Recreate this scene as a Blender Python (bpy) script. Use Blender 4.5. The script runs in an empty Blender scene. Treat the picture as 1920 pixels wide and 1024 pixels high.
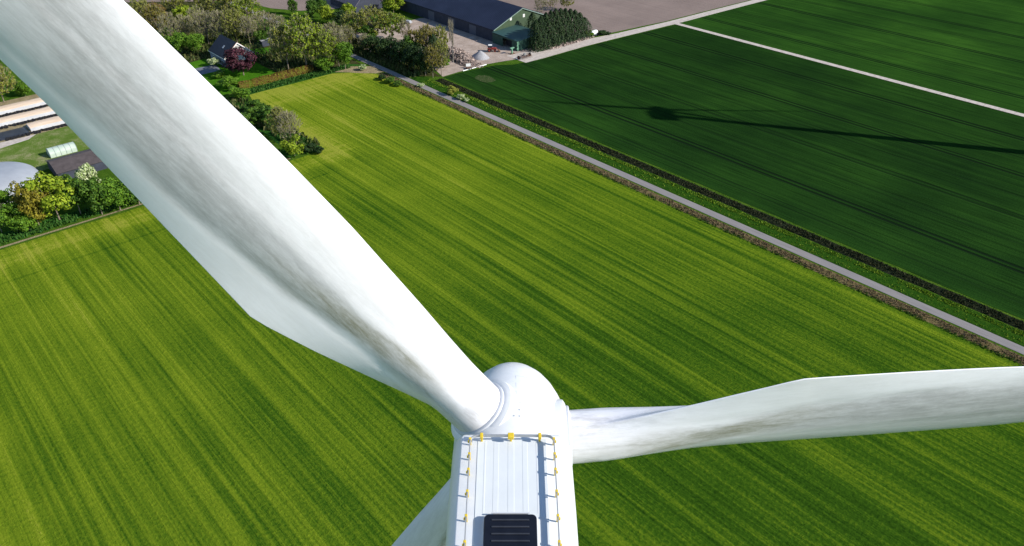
import bpy, bmesh, math, random
from mathutils import Vector, Matrix, noise
from math import sin, cos, pi, radians, atan2, sqrt
random.seed(7)
C = bpy.context.scene.collection
S = bpy.context.scene
# ------------------------------------------------------------------ camera
FPX, CZ = 1440.0, 100.0
PITCH = radians(33.69)
SP, CP = sin(PITCH), cos(PITCH)
cam = bpy.data.cameras.new('camera'); co = bpy.data.objects.new('camera', cam); C.objects.link(co)
cam.sensor_width = 36; cam.lens = 36*FPX/1920; cam.clip_start = .5; cam.clip_end = 9000
co.location = (0, 0, CZ); co.rotation_euler = (pi/2-PITCH, 0, 0)
S.camera = co
S.render.resolution_x = 1024; S.render.resolution_y = 546
# ------------------------------------------------------------------ light
SUN_EL = radians(31)
SUN_H = Vector((.962, -.273, 0)).normalized()
sd = Vector((SUN_H.x*cos(SUN_EL), SUN_H.y*cos(SUN_EL), sin(SUN_EL)))
w = bpy.data.worlds.new('World'); S.world = w; w.use_nodes = True
wn = w.node_tree; wn.nodes.clear()
sky = wn.nodes.new('ShaderNodeTexSky'); sky.sky_type = 'NISHITA'; sky.sun_disc = False
sky.sun_elevation = SUN_EL; sky.sun_rotation = atan2(SUN_H.x, SUN_H.y)
sky.air_density = 1.0; sky.dust_density = 0.; sky.ozone_density = 3.5
bg = wn.nodes.new('ShaderNodeBackground'); bg.inputs[1].default_value = .115
wo = wn.nodes.new('ShaderNodeOutputWorld')
wn.links.new(sky.outputs[0], bg.inputs[0]); wn.links.new(bg.outputs[0], wo.inputs[0])
sl = bpy.data.lights.new('sun', 'SUN'); sl.energy = 4.7; sl.angle = radians(.53); sl.color = (1, .95, .86)
so = bpy.data.objects.new('sun', sl); C.objects.link(so)
so.rotation_euler = sd.to_track_quat('Z', 'Y').to_euler()
S.view_settings.view_transform = 'Standard'; S.view_settings.look = 'None'
S.view_settings.exposure = .5; S.view_settings.gamma = 1
# ------------------------------------------------------------------ frames
RD = Vector((-0.66786853, 0.74427927)); ND = Vector((0.74427927, 0.66786853))
AZ = atan2(ND.y, ND.x)                       # farmland frame: x = across the road, y = along the road, away

def P(px, py, z=0.):
    u, v = px-960, 512-py
    d = Vector((u, FPX*CP+v*SP, -FPX*SP+v*CP)); t = (z-CZ)/d.z
    return Vector((0, 0, CZ))+d*t

def L(px, py, z=0.):
    q = P(px, py, z).to_2d(); return (q.dot(ND), q.dot(RD))

def W(n, r, z=0.):
    q = ND*n+RD*r; return Vector((q.x, q.y, z))

def height(px, y0, y1):
    b = P(px, y0); lo, hi = 0., 60.
    for _ in range(40):
        m = (lo+hi)/2; dep = b.y*CP-(m-CZ)*SP
        if 512-FPX*(b.y*SP+(m-CZ)*CP)/dep > y1: lo = m
        else: hi = m
    return lo

def ppm(px, py):                              # photo pixels per metre at a ground point
    b = P(px, py); return FPX/(b.y*CP+CZ*SP)
# ------------------------------------------------------------------ tagging
def tag(o, label=None, cat=None, group=None, kind=None):
    if label: o['label'] = label
    if cat: o['category'] = cat
    if group: o['group'] = group
    if kind: o['kind'] = kind
    return o

def empty(name, loc=(0, 0, 0), rz=0., label=None, cat=None, group=None):
    o = bpy.data.objects.new(name, None); C.objects.link(o)
    o.location = loc; o.rotation_euler = (0, 0, rz); o.empty_display_size = .5
    return tag(o, label, cat, group)

def mobj(name, verts, faces, mat=None, parent=None, smooth=False, loc=None, rz=None):
    me = bpy.data.meshes.new(name); me.from_pydata([tuple(v) for v in verts], [], faces); me.update()
    if smooth: me.polygons.foreach_set('use_smooth', [True]*len(me.polygons))
    if mat: me.materials.append(mat)
    o = bpy.data.objects.new(name, me); C.objects.link(o)
    if parent: o.parent = parent
    if loc is not None: o.location = loc
    if rz is not None: o.rotation_euler = (0, 0, rz)
    return o

class MB:
    def __init__(s): s.v = []; s.f = []
    def add(s, vs, fs):
        b = len(s.v); s.v += [Vector(v) for v in vs]; s.f += [tuple(i+b for i in f) for f in fs]; return s
    def box(s, x0, x1, y0, y1, z0, z1):
        return s.add([(x0,y0,z0),(x1,y0,z0),(x1,y1,z0),(x0,y1,z0),(x0,y0,z1),(x1,y0,z1),(x1,y1,z1),(x0,y1,z1)],
                     [(0,3,2,1),(4,5,6,7),(0,1,5,4),(1,2,6,5),(2,3,7,6),(3,0,4,7)])
    def tube(s, a, b, ra, rb=None, n=8, cap=True):
        a, b = Vector(a), Vector(b); rb = ra if rb is None else rb
        d = (b-a).normalized(); u = d.orthogonal().normalized(); w_ = d.cross(u)
        vs = []
        for p, r in ((a, ra), (b, rb)):
            for i in range(n):
                t = 2*pi*i/n; vs.append(p+u*r*cos(t)+w_*r*sin(t))
        fs = [(i, (i+1) % n, n+(i+1) % n, n+i) for i in range(n)]
        if cap: fs += [tuple(range(n-1, -1, -1)), tuple(range(n, 2*n))]
        return s.add(vs, fs)
    def path(s, pts, r, n=8):
        for a, b in zip(pts[:-1], pts[1:]): s.tube(a, b, r, r, n)
        return s
    def lathe(s, prof, n=32, M=None, cap0=True, cap1=True):      # prof: (radius, z)
        vs = []; M = M or Matrix()
        for (r, z) in prof:
            for i in range(n):
                t = 2*pi*i/n; vs.append(M @ Vector((r*cos(t), r*sin(t), z)))
        fs = []
        for k in range(len(prof)-1):
            for i in range(n):
                j = (i+1) % n; fs.append((k*n+i, k*n+j, (k+1)*n+j, (k+1)*n+i))
        if cap0: fs.append(tuple(range(n-1, -1, -1)))
        if cap1: fs.append(tuple((len(prof)-1)*n+i for i in range(n)))
        return s.add(vs, fs)
    def prism(s, poly, y0, y1):                                   # poly in (x, z), extruded along y
        n = len(poly)
        vs = [(x, y0, z) for x, z in poly]+[(x, y1, z) for x, z in poly]
        fs = [(i, (i+1) % n, n+(i+1) % n, n+i) for i in range(n)]+[tuple(range(n-1, -1, -1)), tuple(range(n, 2*n))]
        return s.add(vs, fs)
    def build(s, name, mat, parent=None, smooth=False, bevel=0, seg=2, auto=None, **k):
        o = mobj(name, s.v, s.f, mat, parent, smooth, **k)
        if bevel:
            m = o.modifiers.new('bevel', 'BEVEL'); m.width = bevel; m.segments = seg; m.limit_method = 'ANGLE'; m.angle_limit = radians(40)
        bm = bmesh.new(); bm.from_mesh(o.data); bmesh.ops.recalc_face_normals(bm, faces=bm.faces); bm.to_mesh(o.data); bm.free()
        if auto: sharp(o, auto)
        return o

def sharp(o, ang):
    o.data.polygons.foreach_set('use_smooth', [True]*len(o.data.polygons))
    bm = bmesh.new(); bm.from_mesh(o.data)
    for e in bm.edges:
        e.smooth = not (len(e.link_faces) == 2 and e.calc_face_angle(0) > radians(ang))
    bm.to_mesh(o.data); bm.free()
# ------------------------------------------------------------------ materials
class NT:
    def __init__(s, name):
        s.m = bpy.data.materials.new(name); s.m.use_nodes = True; s.t = s.m.node_tree; s.t.nodes.clear()
        s.out = s.t.nodes.new('ShaderNodeOutputMaterial')
    def n(s, typ, **k):
        q = s.t.nodes.new('ShaderNode'+typ)
        for a, b in k.items():
            if a.startswith('i_'): s.set(q.inputs[a[2:].replace('_', ' ')], b)
            else: setattr(q, a, b)
        return q
    def set(s, inp, v):
        if isinstance(v, bpy.types.NodeSocket): s.t.links.new(v, inp)
        elif isinstance(v, (int, float)) or not hasattr(inp.default_value, '__len__'): inp.default_value = v
        else: inp.default_value = tuple(v)+((1,) if len(v) == 3 and len(inp.default_value) == 4 else ())
    def math(s, op, a, b=0., c=None, clamp=False):
        q = s.t.nodes.new('ShaderNodeMath'); q.operation = op; q.use_clamp = clamp
        s.set(q.inputs[0], a); s.set(q.inputs[1], b)
        if c is not None: s.set(q.inputs[2], c)
        return q.outputs[0]
    def coord(s, kind='Object', scale=(1, 1, 1), loc=(0, 0, 0)):
        t = s.n('TexCoord'); m = s.n('Mapping'); s.t.links.new(t.outputs[kind], m.inputs[0])
        m.inputs['Scale'].default_value = scale; m.inputs['Location'].default_value = loc; return m.outputs[0]
    def noise(s, vec, scale, detail=4., rough=.6, dist=0.):
        q = s.n('TexNoise'); s.set(q.inputs['Vector'], vec); q.inputs['Scale'].default_value = scale
        q.inputs['Detail'].default_value = detail; q.inputs['Roughness'].default_value = rough; q.inputs['Distortion'].default_value = dist
        return q.outputs[0]
    def ramp(s, fac, stops, interp='LINEAR'):
        q = s.n('ValToRGB'); s.set(q.inputs[0], fac); e = q.color_ramp.elements; q.color_ramp.interpolation = interp
        while len(e) < len(stops): e.new(.5)
        for k, (p, c) in enumerate(stops):
            e[k].position = p; e[k].color = (c, c, c, 1) if isinstance(c, (int, float)) else tuple(c)+(1,)
        return q.outputs[0]
    def mix(s, fac, a, b, mode='MIX'):
        q = s.n('Mix'); q.data_type = 'RGBA'; q.blend_type = mode
        s.set(q.inputs[0], fac); s.set(q.inputs[6], a); s.set(q.inputs[7], b); return q.outputs[2]
    def sep(s, vec):
        q = s.n('SeparateXYZ'); s.set(q.inputs[0], vec); return q.outputs
    def bump(s, h, strength, dist):
        q = s.n('Bump'); s.set(q.inputs['Height'], h); q.inputs['Strength'].default_value = strength; q.inputs['Distance'].default_value = dist
        return q.outputs[0]
    def done(s, color, rough=.8, spec=.3, normal=None, metal=0., trans=0.):
        b = s.n('BsdfPrincipled'); s.set(b.inputs['Base Color'], color); s.set(b.inputs['Roughness'], rough)
        b.inputs['Specular IOR Level'].default_value = spec; b.inputs['Metallic'].default_value = metal
        if normal is not None: s.set(b.inputs['Normal'], normal)
        o = b.outputs[0]
        if trans:
            t = s.n('BsdfTranslucent'); s.set(t.inputs['Color'], color); mx = s.n('MixShader'); mx.inputs[0].default_value = trans
            s.t.links.new(b.outputs[0], mx.inputs[1]); s.t.links.new(t.outputs[0], mx.inputs[2]); o = mx.outputs[0]
        s.t.links.new(o, s.out.inputs[0]); return s.m

def plain(name, col, rough=.7, spec=.3, var=.15, scale=2., metal=0., kind='Object'):
    t = NT(name); nz = t.noise(t.coord(kind), scale, 5)
    c = t.mix(t.ramp(nz, [(.3, 0), (.7, 1)]), [x*(1-var) for x in col], [min(1, x*(1+var)) for x in col])
    return t.done(c, rough, spec, metal=metal)

def leafmat(name, cols, trans=.25, scale=.35):
    t = NT(name); g = t.n('NewGeometry'); oi = t.n('ObjectInfo')
    a = t.math('MULTIPLY', g.outputs['Random Per Island'], .55)
    b = t.math('MULTIPLY', t.noise(t.coord('Object', (1, 1, 1)), 5., 2), .55)
    f = t.math('ADD', t.math('ADD', a, b), t.math('MULTIPLY', oi.outputs['Random'], .12))
    k = len(cols)-1
    c = t.ramp(f, [(.2+.62*i/k, cols[i]) for i in range(k+1)])
    return t.done(c, .65, .2, trans=trans)

M = {}
# --- hay meadow: mown light grass with stripes running along the road
t = NT('meadow_grass'); co_ = t.coord(); X, Y, Z_ = t.sep(co_)
st1 = t.noise(t.coord('Object', (1, .006, 1)), .30, 3, .75)
st2 = t.noise(t.coord('Object', (1, .012, 1), (31, 4, 0)), 1.05, 2, .7)
st3 = t.noise(t.coord('Object', (1, .010, 1), (11, 9, 0)), .11, 2, .5)
pat = t.noise(co_, .035, 4, .6)
def ctr_(v, k): return t.math('MULTIPLY', t.math('SUBTRACT', v, .5), k)
f = t.math('ADD', .638, ctr_(st1, .64)); f = t.math('ADD', f, ctr_(st2, .55)); f = t.math('ADD', f, ctr_(st3, .30)); f = t.math('ADD', f, ctr_(pat, .32))
tuft = t.noise(co_, 1.5, 6, .72); tuft2 = t.noise(t.coord('Object', (1, .45, 1)), 4.2, 3, .7)
f = t.math('ADD', f, t.math('MULTIPLY', t.math('SUBTRACT', tuft, .5), .55))
f = t.math('ADD', f, t.math('MULTIPLY', t.math('SUBTRACT', tuft2, .5), .30))
# headlands: paler along the far borders
hl = t.math('SUBTRACT', 1., t.math('DIVIDE', t.math('ABSOLUTE', t.math('SUBTRACT', Y, 197.)), 7.), clamp=True)
hl = t.math('MULTIPLY', hl, t.math('LESS_THAN', X, 108.))
h2 = t.math('DIVIDE', t.math('SUBTRACT', Y, 238.), 14., clamp=True)
h3 = t.math('SUBTRACT', 1., t.math('DIVIDE', t.math('ABSOLUTE', t.math('SUBTRACT', X, 106.)), 7.), clamp=True)
h3 = t.math('MULTIPLY', h3, t.math('GREATER_THAN', Y, 196.))
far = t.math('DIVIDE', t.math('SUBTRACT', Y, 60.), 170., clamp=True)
crossl = t.math('SUBTRACT', 1., t.math('DIVIDE', t.math('ABSOLUTE', t.math('SUBTRACT', Y, 186.5)), .6), clamp=True)
f = t.math('ADD', f, t.math('MULTIPLY', t.math('MULTIPLY', crossl, t.math('LESS_THAN', X, 96.)), -.12))
hd = t.math('MAXIMUM', hl, t.math('MAXIMUM', h2, h3))
hd = t.math('MULTIPLY', hd, t.ramp(t.noise(t.coord('Object', (.12, 1, 1)), .5, 4), [(.3, .2), (.7, 1)]))
f = t.math('ADD', f, t.math('MULTIPLY', hd, .34))
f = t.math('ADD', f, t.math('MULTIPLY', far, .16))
sunward_dim = t.math('SUBTRACT', 1., t.math('DIVIDE', t.math('ABSOLUTE', t.math('SUBTRACT', X, 88.)), 62.), clamp=True)  # painted falloff: grass colour dimmed where the view turns towards the sun
sunward_dim = t.math('MULTIPLY', sunward_dim, t.math('SUBTRACT', 1., t.math('DIVIDE', t.math('SUBTRACT', Y, 20.), 190.), clamp=True))
f = t.math('ADD', f, t.math('MULTIPLY', sunward_dim, -.14))
f = t.math('ADD', f, t.math('MULTIPLY', t.math('DIVIDE', t.math('SUBTRACT', 45., X), 90., clamp=True), .09))  # left side painted brighter, as grass looks when viewed away from the sun
col = t.ramp(f, [(.34, (.012, .038, .0035)), (.54, (.034, .083, .0055)), (.70, (.088, .145, .0080)), (.88, (.158, .215, .012)), (1., (.24, .265, .03))])
nrm = t.bump(t.math('ADD', t.math('MULTIPLY', tuft, .8), t.math('ADD', t.math('MULTIPLY', tuft2, .25), t.math('MULTIPLY', st2, .9))), .75, .42)
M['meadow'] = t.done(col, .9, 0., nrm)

def wheat(name, trams, cols, half=1.0, wid=.72):
    t = NT(name); co_ = t.coord(); X, Y, Z_ = t.sep(co_)
    wob = t.math('MULTIPLY', t.math('SUBTRACT', t.noise(t.coord('Object', (.3, .012, 1)), 1., 2), .5), 1.2)
    X2 = t.math('ADD', X, wob)
    line = None
    for (n, s_) in trams:
        for k in (-half, half):
            a = t.math('SUBTRACT', 1., t.math('DIVIDE', t.math('ABSOLUTE', t.math('SUBTRACT', X2, n+k)), wid), clamp=True)
            a = t.math('MULTIPLY', a, s_); a = t.math('MULTIPLY', a, 1.7, clamp=True); line = a if line is None else t.math('MAXIMUM', line, a)
    fine = t.noise(t.coord('Object', (1, .008, 1)), .42, 5, .82)
    rows_ = t.math('SUBTRACT', 1., t.math('DIVIDE', t.math('ABSOLUTE', t.math('SUBTRACT', t.math('FRACT', t.math('DIVIDE', X2, 3.4)), .5)), .11), clamp=True)
    rows_ = t.math('MULTIPLY', rows_, t.ramp(t.noise(t.coord('Object', (1, .05, 1), (2, 8, 0)), .25, 4, .7), [(.40, 0), (.62, 1)]))
    dr = t.ramp(t.noise(t.coord('Object', (1, .02, 1), (5, 5, 0)), 2.6, 2, .6), [(.53, 0), (.63, 1)])
    pat = t.noise(co_, .02, 4, .6); tf = t.noise(co_, 2.2, 4, .7)
    f = t.math('ADD', t.math('MULTIPLY', fine, .75), t.math('MULTIPLY', pat, .75)); f = t.math('ADD', f, t.math('MULTIPLY', tf, .4)); f = t.math('SUBTRACT', f, .45)
    col = t.ramp(f, [(.3, cols[0]), (.5, cols[1]), (.72, cols[2])])
    col = t.mix(t.math('MULTIPLY', dr, .55), col, [x*.55 for x in cols[0]])
    col = t.mix(t.math('MULTIPLY', rows_, .5), col, [x*.45 for x in cols[0]])
    col = t.mix(t.math('MULTIPLY', line, .95), col, (.006, .014, .006))
    return t.done(col, .9, 0., t.bump(t.math('ADD', tf, t.math('MULTIPLY', line, -2.)), .5, .25))
M['wheat'] = wheat('wheat_crop', [(190.5, 1.), (217.5, .45), (231, .25), (244.5, .75), (258, .3), (272., .85), (204, .25), (177, .3)], [(.0070, .023, .0055), (.0125, .040, .0070), (.021, .064, .0090)])
M['wheat_far'] = wheat('far_wheat_crop', [(311., .75), (331., .4), (353., .9), (388., .9), (372., .4), (410, .6), (322, .3)], [(.012, .040, .007), (.020, .062, .009), (.036, .102, .012)])

t = NT('ploughed_soil'); n1 = t.noise(t.coord('Object', (1, .02, 1)), .9, 4, .7); n2 = t.noise(t.coord(), .05, 4)
n3 = t.noise(t.coord(), 2.2, 4, .7)
f = t.math('ADD', t.math('MULTIPLY', n1, .35), t.math('ADD', t.math('MULTIPLY', n2, .4), t.math('MULTIPLY', n3, .25)))
M['soil'] = t.done(t.ramp(f, [(.35, (.165, .125, .108)), (.65, (.27, .205, .175))]), .95, .1, t.bump(n3, .4, .2))

t = NT('asphalt'); n1 = t.noise(t.coord('Object', (1, .1, 1)), 1.4, 4); n3 = t.noise(t.coord(), 9., 4, .7)
X, Y, Z_ = t.sep(t.coord())
M['asphalt'] = t.done(t.ramp(t.math('ADD', t.math('MULTIPLY', n1, .6), t.math('MULTIPLY', n3, .4)), [(.3, (.17, .155, .15)), (.7, (.27, .25, .24))]), .9, .2, t.bump(n3, .3, .02))
t = NT('concrete_track'); n1 = t.noise(t.coord(), .7, 5, .7); X, Y, Z_ = t.sep(t.coord())
seam = t.math('LESS_THAN', t.math('FRACT', t.math('DIVIDE', Y, 5.)), .035)
M['concrete'] = t.done(t.mix(t.math('MULTIPLY', seam, .5), t.ramp(n1, [(.3, (.36, .31, .27)), (.7, (.58, .51, .45))]), (.15, .12, .1)), .9, .2)
t = NT('packed_gravel'); n1 = t.noise(t.coord(), .25, 6, .7); n3 = t.noise(t.coord(), 3., 5, .75)
M['gravel'] = t.done(t.ramp(t.math('ADD', t.math('MULTIPLY', n1, .6), t.math('MULTIPLY', n3, .4)), [(.33, (.22, .165, .13)), (.5, (.36, .285, .235)), (.68, (.50, .41, .35))]), .95, .1, t.bump(n3, .5, .15))

def turf(name, c0, c1, c2, sc=.35, b=.35):
    t = NT(name); n1 = t.noise(t.coord(), sc, 6, .7); n3 = t.noise(t.coord(), 2.4, 5, .75)
    return t.done(t.ramp(t.math('ADD', t.math('MULTIPLY', n1, .55), t.math('MULTIPLY', n3, .45)), [(.33, c0), (.5, c1), (.67, c2)]), .9, 0., t.bump(n3, .7, b))
M['turf'] = turf('rough_turf', (.022, .055, .006), (.05, .105, .010), (.10, .16, .02))
M['lawn'] = turf('garden_lawn', (.03, .10, .006), (.05, .15, .008), (.08, .19, .015), .12)
M['verge'] = turf('verge_grass', (.008, .032, .004), (.020, .062, .006), (.055, .11, .010), .8)
M['bank'] = turf('bank_grass', (.014, .060, .010), (.026, .090, .014), (.05, .12, .015), .6)
M['dry'] = turf('dry_reed_litter', (.045, .040, .018), (.13, .10, .045), (.22, .165, .085), .7)
M['floor'] = turf('woodland_floor', (.018, .026, .008), (.045, .050, .016), (.10, .085, .045), .5)
M['ditch'] = turf('ditch_bed', (.008, .014, .008), (.016, .022, .012), (.035, .035, .016), .8)
M['waste'] = turf('weedy_waste_ground', (.05, .11, .012), (.11, .17, .03), (.36, .31, .19), .16)
M['dirt'] = turf('worn_dirt', (.16, .125, .07), (.26, .21, .12), (.38, .31, .2), .4)
M['blade_y'] = leafmat('grass_blades', [(.04, .10, .004), (.11, .20, .01), (.19, .27, .02)])
M['reed'] = leafmat('dead_reeds', [(.006, .012, .005), (.016, .026, .009), (.055, .055, .022)])
M['reed_dry'] = leafmat('dry_stalks', [(.05, .05, .02), (.15, .11, .055), (.26, .19, .11)])
M['bark'] = plain('bark', (.22, .18, .135), .9, .1, .3, 4)
M['birch'] = plain('birch_bark', (.50, .47, .42), .8, .2, .35, 6)
# ------------------------------------------------------------------ sheets
def sheet(name, pts, z, mat, kind='structure', jit=0., step=6.):
    """flat polygon given in farmland (n, r); sides subdivided and jittered so borders are not ruler straight"""
    out = []
    n = len(pts)
    for i in range(n):
        a, b = Vector(pts[i]), Vector(pts[(i+1) % n]); d = (b-a).length
        k = max(1, min(160, int(d/step))) if jit else 1
        pn = Vector((-(b-a).y, (b-a).x)).normalized()
        for j in range(k):
            q = a.lerp(b, j/k)
            if jit and j: q = q+pn*jit*(noise.noise(Vector((q.x*.21, q.y*.21, z)))*1.6+random.uniform(-.3, .3))
            out.append((q.x, q.y, 0))
    o = mobj(name, out, [tuple(range(len(out)))], mat)
    bm = bmesh.new(); bm.from_mesh(o.data); bmesh.ops.recalc_face_normals(bm, faces=bm.faces)
    for f_ in bm.faces:
        if f_.normal.z < 0: f_.normal_flip()
    bmesh.ops.triangulate(bm, faces=bm.faces); bm.to_mesh(o.data); bm.free()
    o.location = (0, 0, z); o.rotation_euler = (0, 0, AZ)
    if kind: o['kind'] = kind
    return o
BIG = 3000
sheet('ground', [(-BIG, -BIG), (BIG, -BIG), (BIG, BIG), (-BIG, BIG)], 0, M['turf'])
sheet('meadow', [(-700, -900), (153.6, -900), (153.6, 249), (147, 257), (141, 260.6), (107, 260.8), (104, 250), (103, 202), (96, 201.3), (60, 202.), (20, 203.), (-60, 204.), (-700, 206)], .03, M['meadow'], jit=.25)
sheet('reed_strip', [(153.6, -900), (156.6, -900), (156.6, 246), (153.8, 249)], .04, M['dry'], jit=.2)
sheet('road', [(157.25, -900), (159.95, -900), (159.95, 520), (157.25, 520)], .06, M['asphalt'], jit=.05, step=7)
sheet('verge', [(160.2, -900), (165.4, -900), (165.4, 300), (160.2, 300)], .05, M['verge'], jit=.15)
sheet('ditch', [(165.6, -900), (169.2, -900), (169.2, 228), (165.6, 228)], .035, M['ditch'], jit=.3)
sheet('wheat_field', [(169.1, -900), (292., -900), (292., 213.6), (262, 216.6), (236, 218.6), (210, 219.4), (200, 222), (194, 226), (180, 228.5), (170.3, 228.8)], .045, M['wheat'], jit=.25)
sheet('farm_track', [(292.2, -900), (295., -900), (295., 217), (292.2, 217)], .07, M['concrete'])
sheet('wheat_field', [(295.4, -900), (1600, -900), (1600, 140), (420, 206), (330, 212), (295.4, 213.8)], .05, M['wheat_far'], jit=.25)
sheet('gravel_track', [(205, 220.2), (215, 219.6), (238, 219.1), (262, 217.2), (292, 214.4), (340, 211.5), (430, 205), (1600, 142), (1600, 147), (430, 209.5), (340, 216.), (292, 219.2), (262, 222.6), (240, 226.5), (205, 232)], .065, M['concrete'], jit=.12, step=8)
sheet('ploughed_field', [(246, 227), (292, 220.2), (340, 217), (430, 210.5), (1600, 150), (1600, 1500), (246, 1500)], .055, M['soil'], jit=.2)
sheet('ploughed_field', [(163, 386), (168, 362), (176, 349), (190, 341), (212, 336), (212, 1500), (-100, 1500), (120, 420)], .055, M['soil'], jit=.6)
sheet('farmyard', [(170.4, 229.4), (192, 229.4), (200, 227.5), (212, 222.8), (247, 222), (247, 262), (212, 300), (160, 300), (163, 262), (176, 245)], .058, M['gravel'], jit=.5)
sheet('grass_bank', [(104, 261), (147, 261), (154, 253), (156, 262), (150, 268.), (104, 266.5)], .02, M['bank'], jit=.3)
sheet('woodland_floor', [(60, 312), (100, 309), (120, 312), (150, 304), (150, 345), (165, 352), (150, 400), (60, 460)], .018, M['floor'], jit=.5)
sheet('woodland_floor', [(160.3, 240), (170, 230), (172, 240), (164, 262), (168, 285), (176, 305), (172, 330), (160.3, 318)], .064, M['floor'], jit=.5)
sheet('woodland_floor', [(125, 268), (152, 266), (155.5, 262), (156.8, 300), (126, 300)], .022, M['floor'], jit=.5)
sheet('garden', [(60, 266), (150, 268), (150, 312), (60, 318)], .012, M['lawn'], jit=.3)
sheet('grass_bank', [(-300, 210), (40, 206.8), (104, 203.), (104, 202.8), (103, 260), (96, 260), (94, 210), (40, 211.5), (-300, 216)], .02, M['bank'], jit=.3)
sheet('footpath', [(-300, 207.5), (-20, 204.6), (60, 203.2), (92, 202.6), (92, 203.2), (60, 203.9), (-20, 205.5), (-300, 208.6)], .04, M['dirt'], jit=.12)
sheet('waste_ground', [(-60, 244), (70, 244), (70, 276), (-60, 276)], .025, M['waste'], jit=.4)
sheet('silage_yard', [(-90, 274), (62, 274), (62, 313), (-90, 313)], .03, M['dirt'], jit=.4)
sheet('gravel_strip', [(-60, 268.5), (24, 268.5), (37, 271), (40, 274), (-60, 274)], .05, M['concrete'], jit=.4)
sheet('driveway', [(100, 293), (111, 293), (112, 301), (98, 302)], .03, plain('blue_paving', (.15, .16, .18), .8, .3, .2, .6), jit=.2)
sheet('driveway', [(119, 310), (152, 309), (160, 312), (160, 317), (119, 319)], .03, M['gravel'], jit=.4)
M['thin'] = turf('thin_crop', (.012, .040, .006), (.035, .06, .018), (.16, .14, .085), 1.1, .2)
sheet('bare_patch', [(181+3.*cos(a_)*(1+.35*noise.noise(Vector((cos(a_)*1.5, sin(a_)*1.5, 3.)))), 216.8+4.6*sin(a_)*(1+.35*noise.noise(Vector((cos(a_)*2, sin(a_)*2, 5.))))) for a_ in [2*pi*i/30 for i in range(30)]], .053, M['thin'], jit=.25, step=.5)
sheet('field_entrance', [(146.5, 257.6), (153.5, 249.6), (156.9, 249), (156.9, 258), (150, 263.5), (141, 263)], .045, M['dirt'], jit=.4, step=2)
# ------------------------------------------------------------------ tufts (nobody could count them)
def tufts(name, boxes, hmin, hmax, wd, mat, label, cat, lean=.25, dens=1.0):
    vs, fs = [], []
    for (n0, n1, r0, r1, cnt) in boxes:
        for _ in range(int(cnt*dens)):
            n_, r_ = random.uniform(n0, n1), r0+(r1-r0)*random.random()
            if noise.noise(Vector((n_*.35, r_*.2, 3.1))) < random.uniform(-.7, .25): continue
            h = random.uniform(hmin, hmax); a = random.uniform(0, pi); wx = wd*random.uniform(.6, 1.3)
            lx, ly = random.uniform(-lean, lean)*h, random.uniform(-lean, lean)*h
            b = len(vs)
            vs += [(n_-cos(a)*wx, r_-sin(a)*wx, 0), (n_+cos(a)*wx, r_+sin(a)*wx, 0), (n_+lx+cos(a)*wx*.5, r_+ly+sin(a)*wx*.5, h), (n_+lx-cos(a)*wx*.5, r_+ly-sin(a)*wx*.5, h*random.uniform(.7, 1))]
            fs.append((b, b+1, b+2, b+3))
    o = mobj(name, vs, fs, mat); o.location = (0, 0, .03); o.rotation_euler = (0, 0, AZ)
    return tag(o, label, cat, kind='stuff')
tufts('verge_grass', [(163.4, 165.2, -40, 230, 8000), (160.4, 162.6, -40, 230, 1200)], .12, .42, .16, M['blade_y'], 'tall bright grass growing between the asphalt road and the dark ditch', 'grass')
tufts('ditch_reeds', [(166., 168.9, -40, 228, 12000)], .15, .55, .16, M['reed'], 'dark dead reeds standing in the ditch beside the wheat', 'reeds')
tufts('dry_stalks', [(154.2, 156.4, -40, 248, 9000)], .15, .5, .14, M['reed_dry'], 'dry brown stalks in the strip between the meadow and the road', 'stalks')
tufts('bank_grass', [(-60, 100, 205.5, 210.5, 9000), (104, 150, 261.5, 266, 2500), (96, 102.6, 202, 220, 900)], .3, .9, .25, leafmat('bank_blades', [(.012, .055, .010), (.028, .10, .014), (.06, .14, .02)]), 'tall dark grass on the banks behind the meadow', 'grass')
tufts('strip_weeds', [(153.2, 154.4, -40, 235, 2600)], .15, .45, .2, leafmat('weed_leaves', [(.012, .035, .006), (.03, .08, .01), (.09, .12, .02)]), 'low green weeds along the edge of the meadow', 'weeds')
tufts('undergrowth', [(62, 112, 311, 400, 5200), (112, 150, 309, 345, 3000), (160.6, 172, 236, 310, 3200), (126, 155, 269, 300, 1800), (96, 104, 205, 262, 900)], .4, 1.7, .45, leafmat('undergrowth_leaves', [(.016, .036, .008), (.045, .080, .014), (.13, .13, .045)]), 'dark undergrowth beneath the trees of the wood', 'undergrowth')
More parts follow.
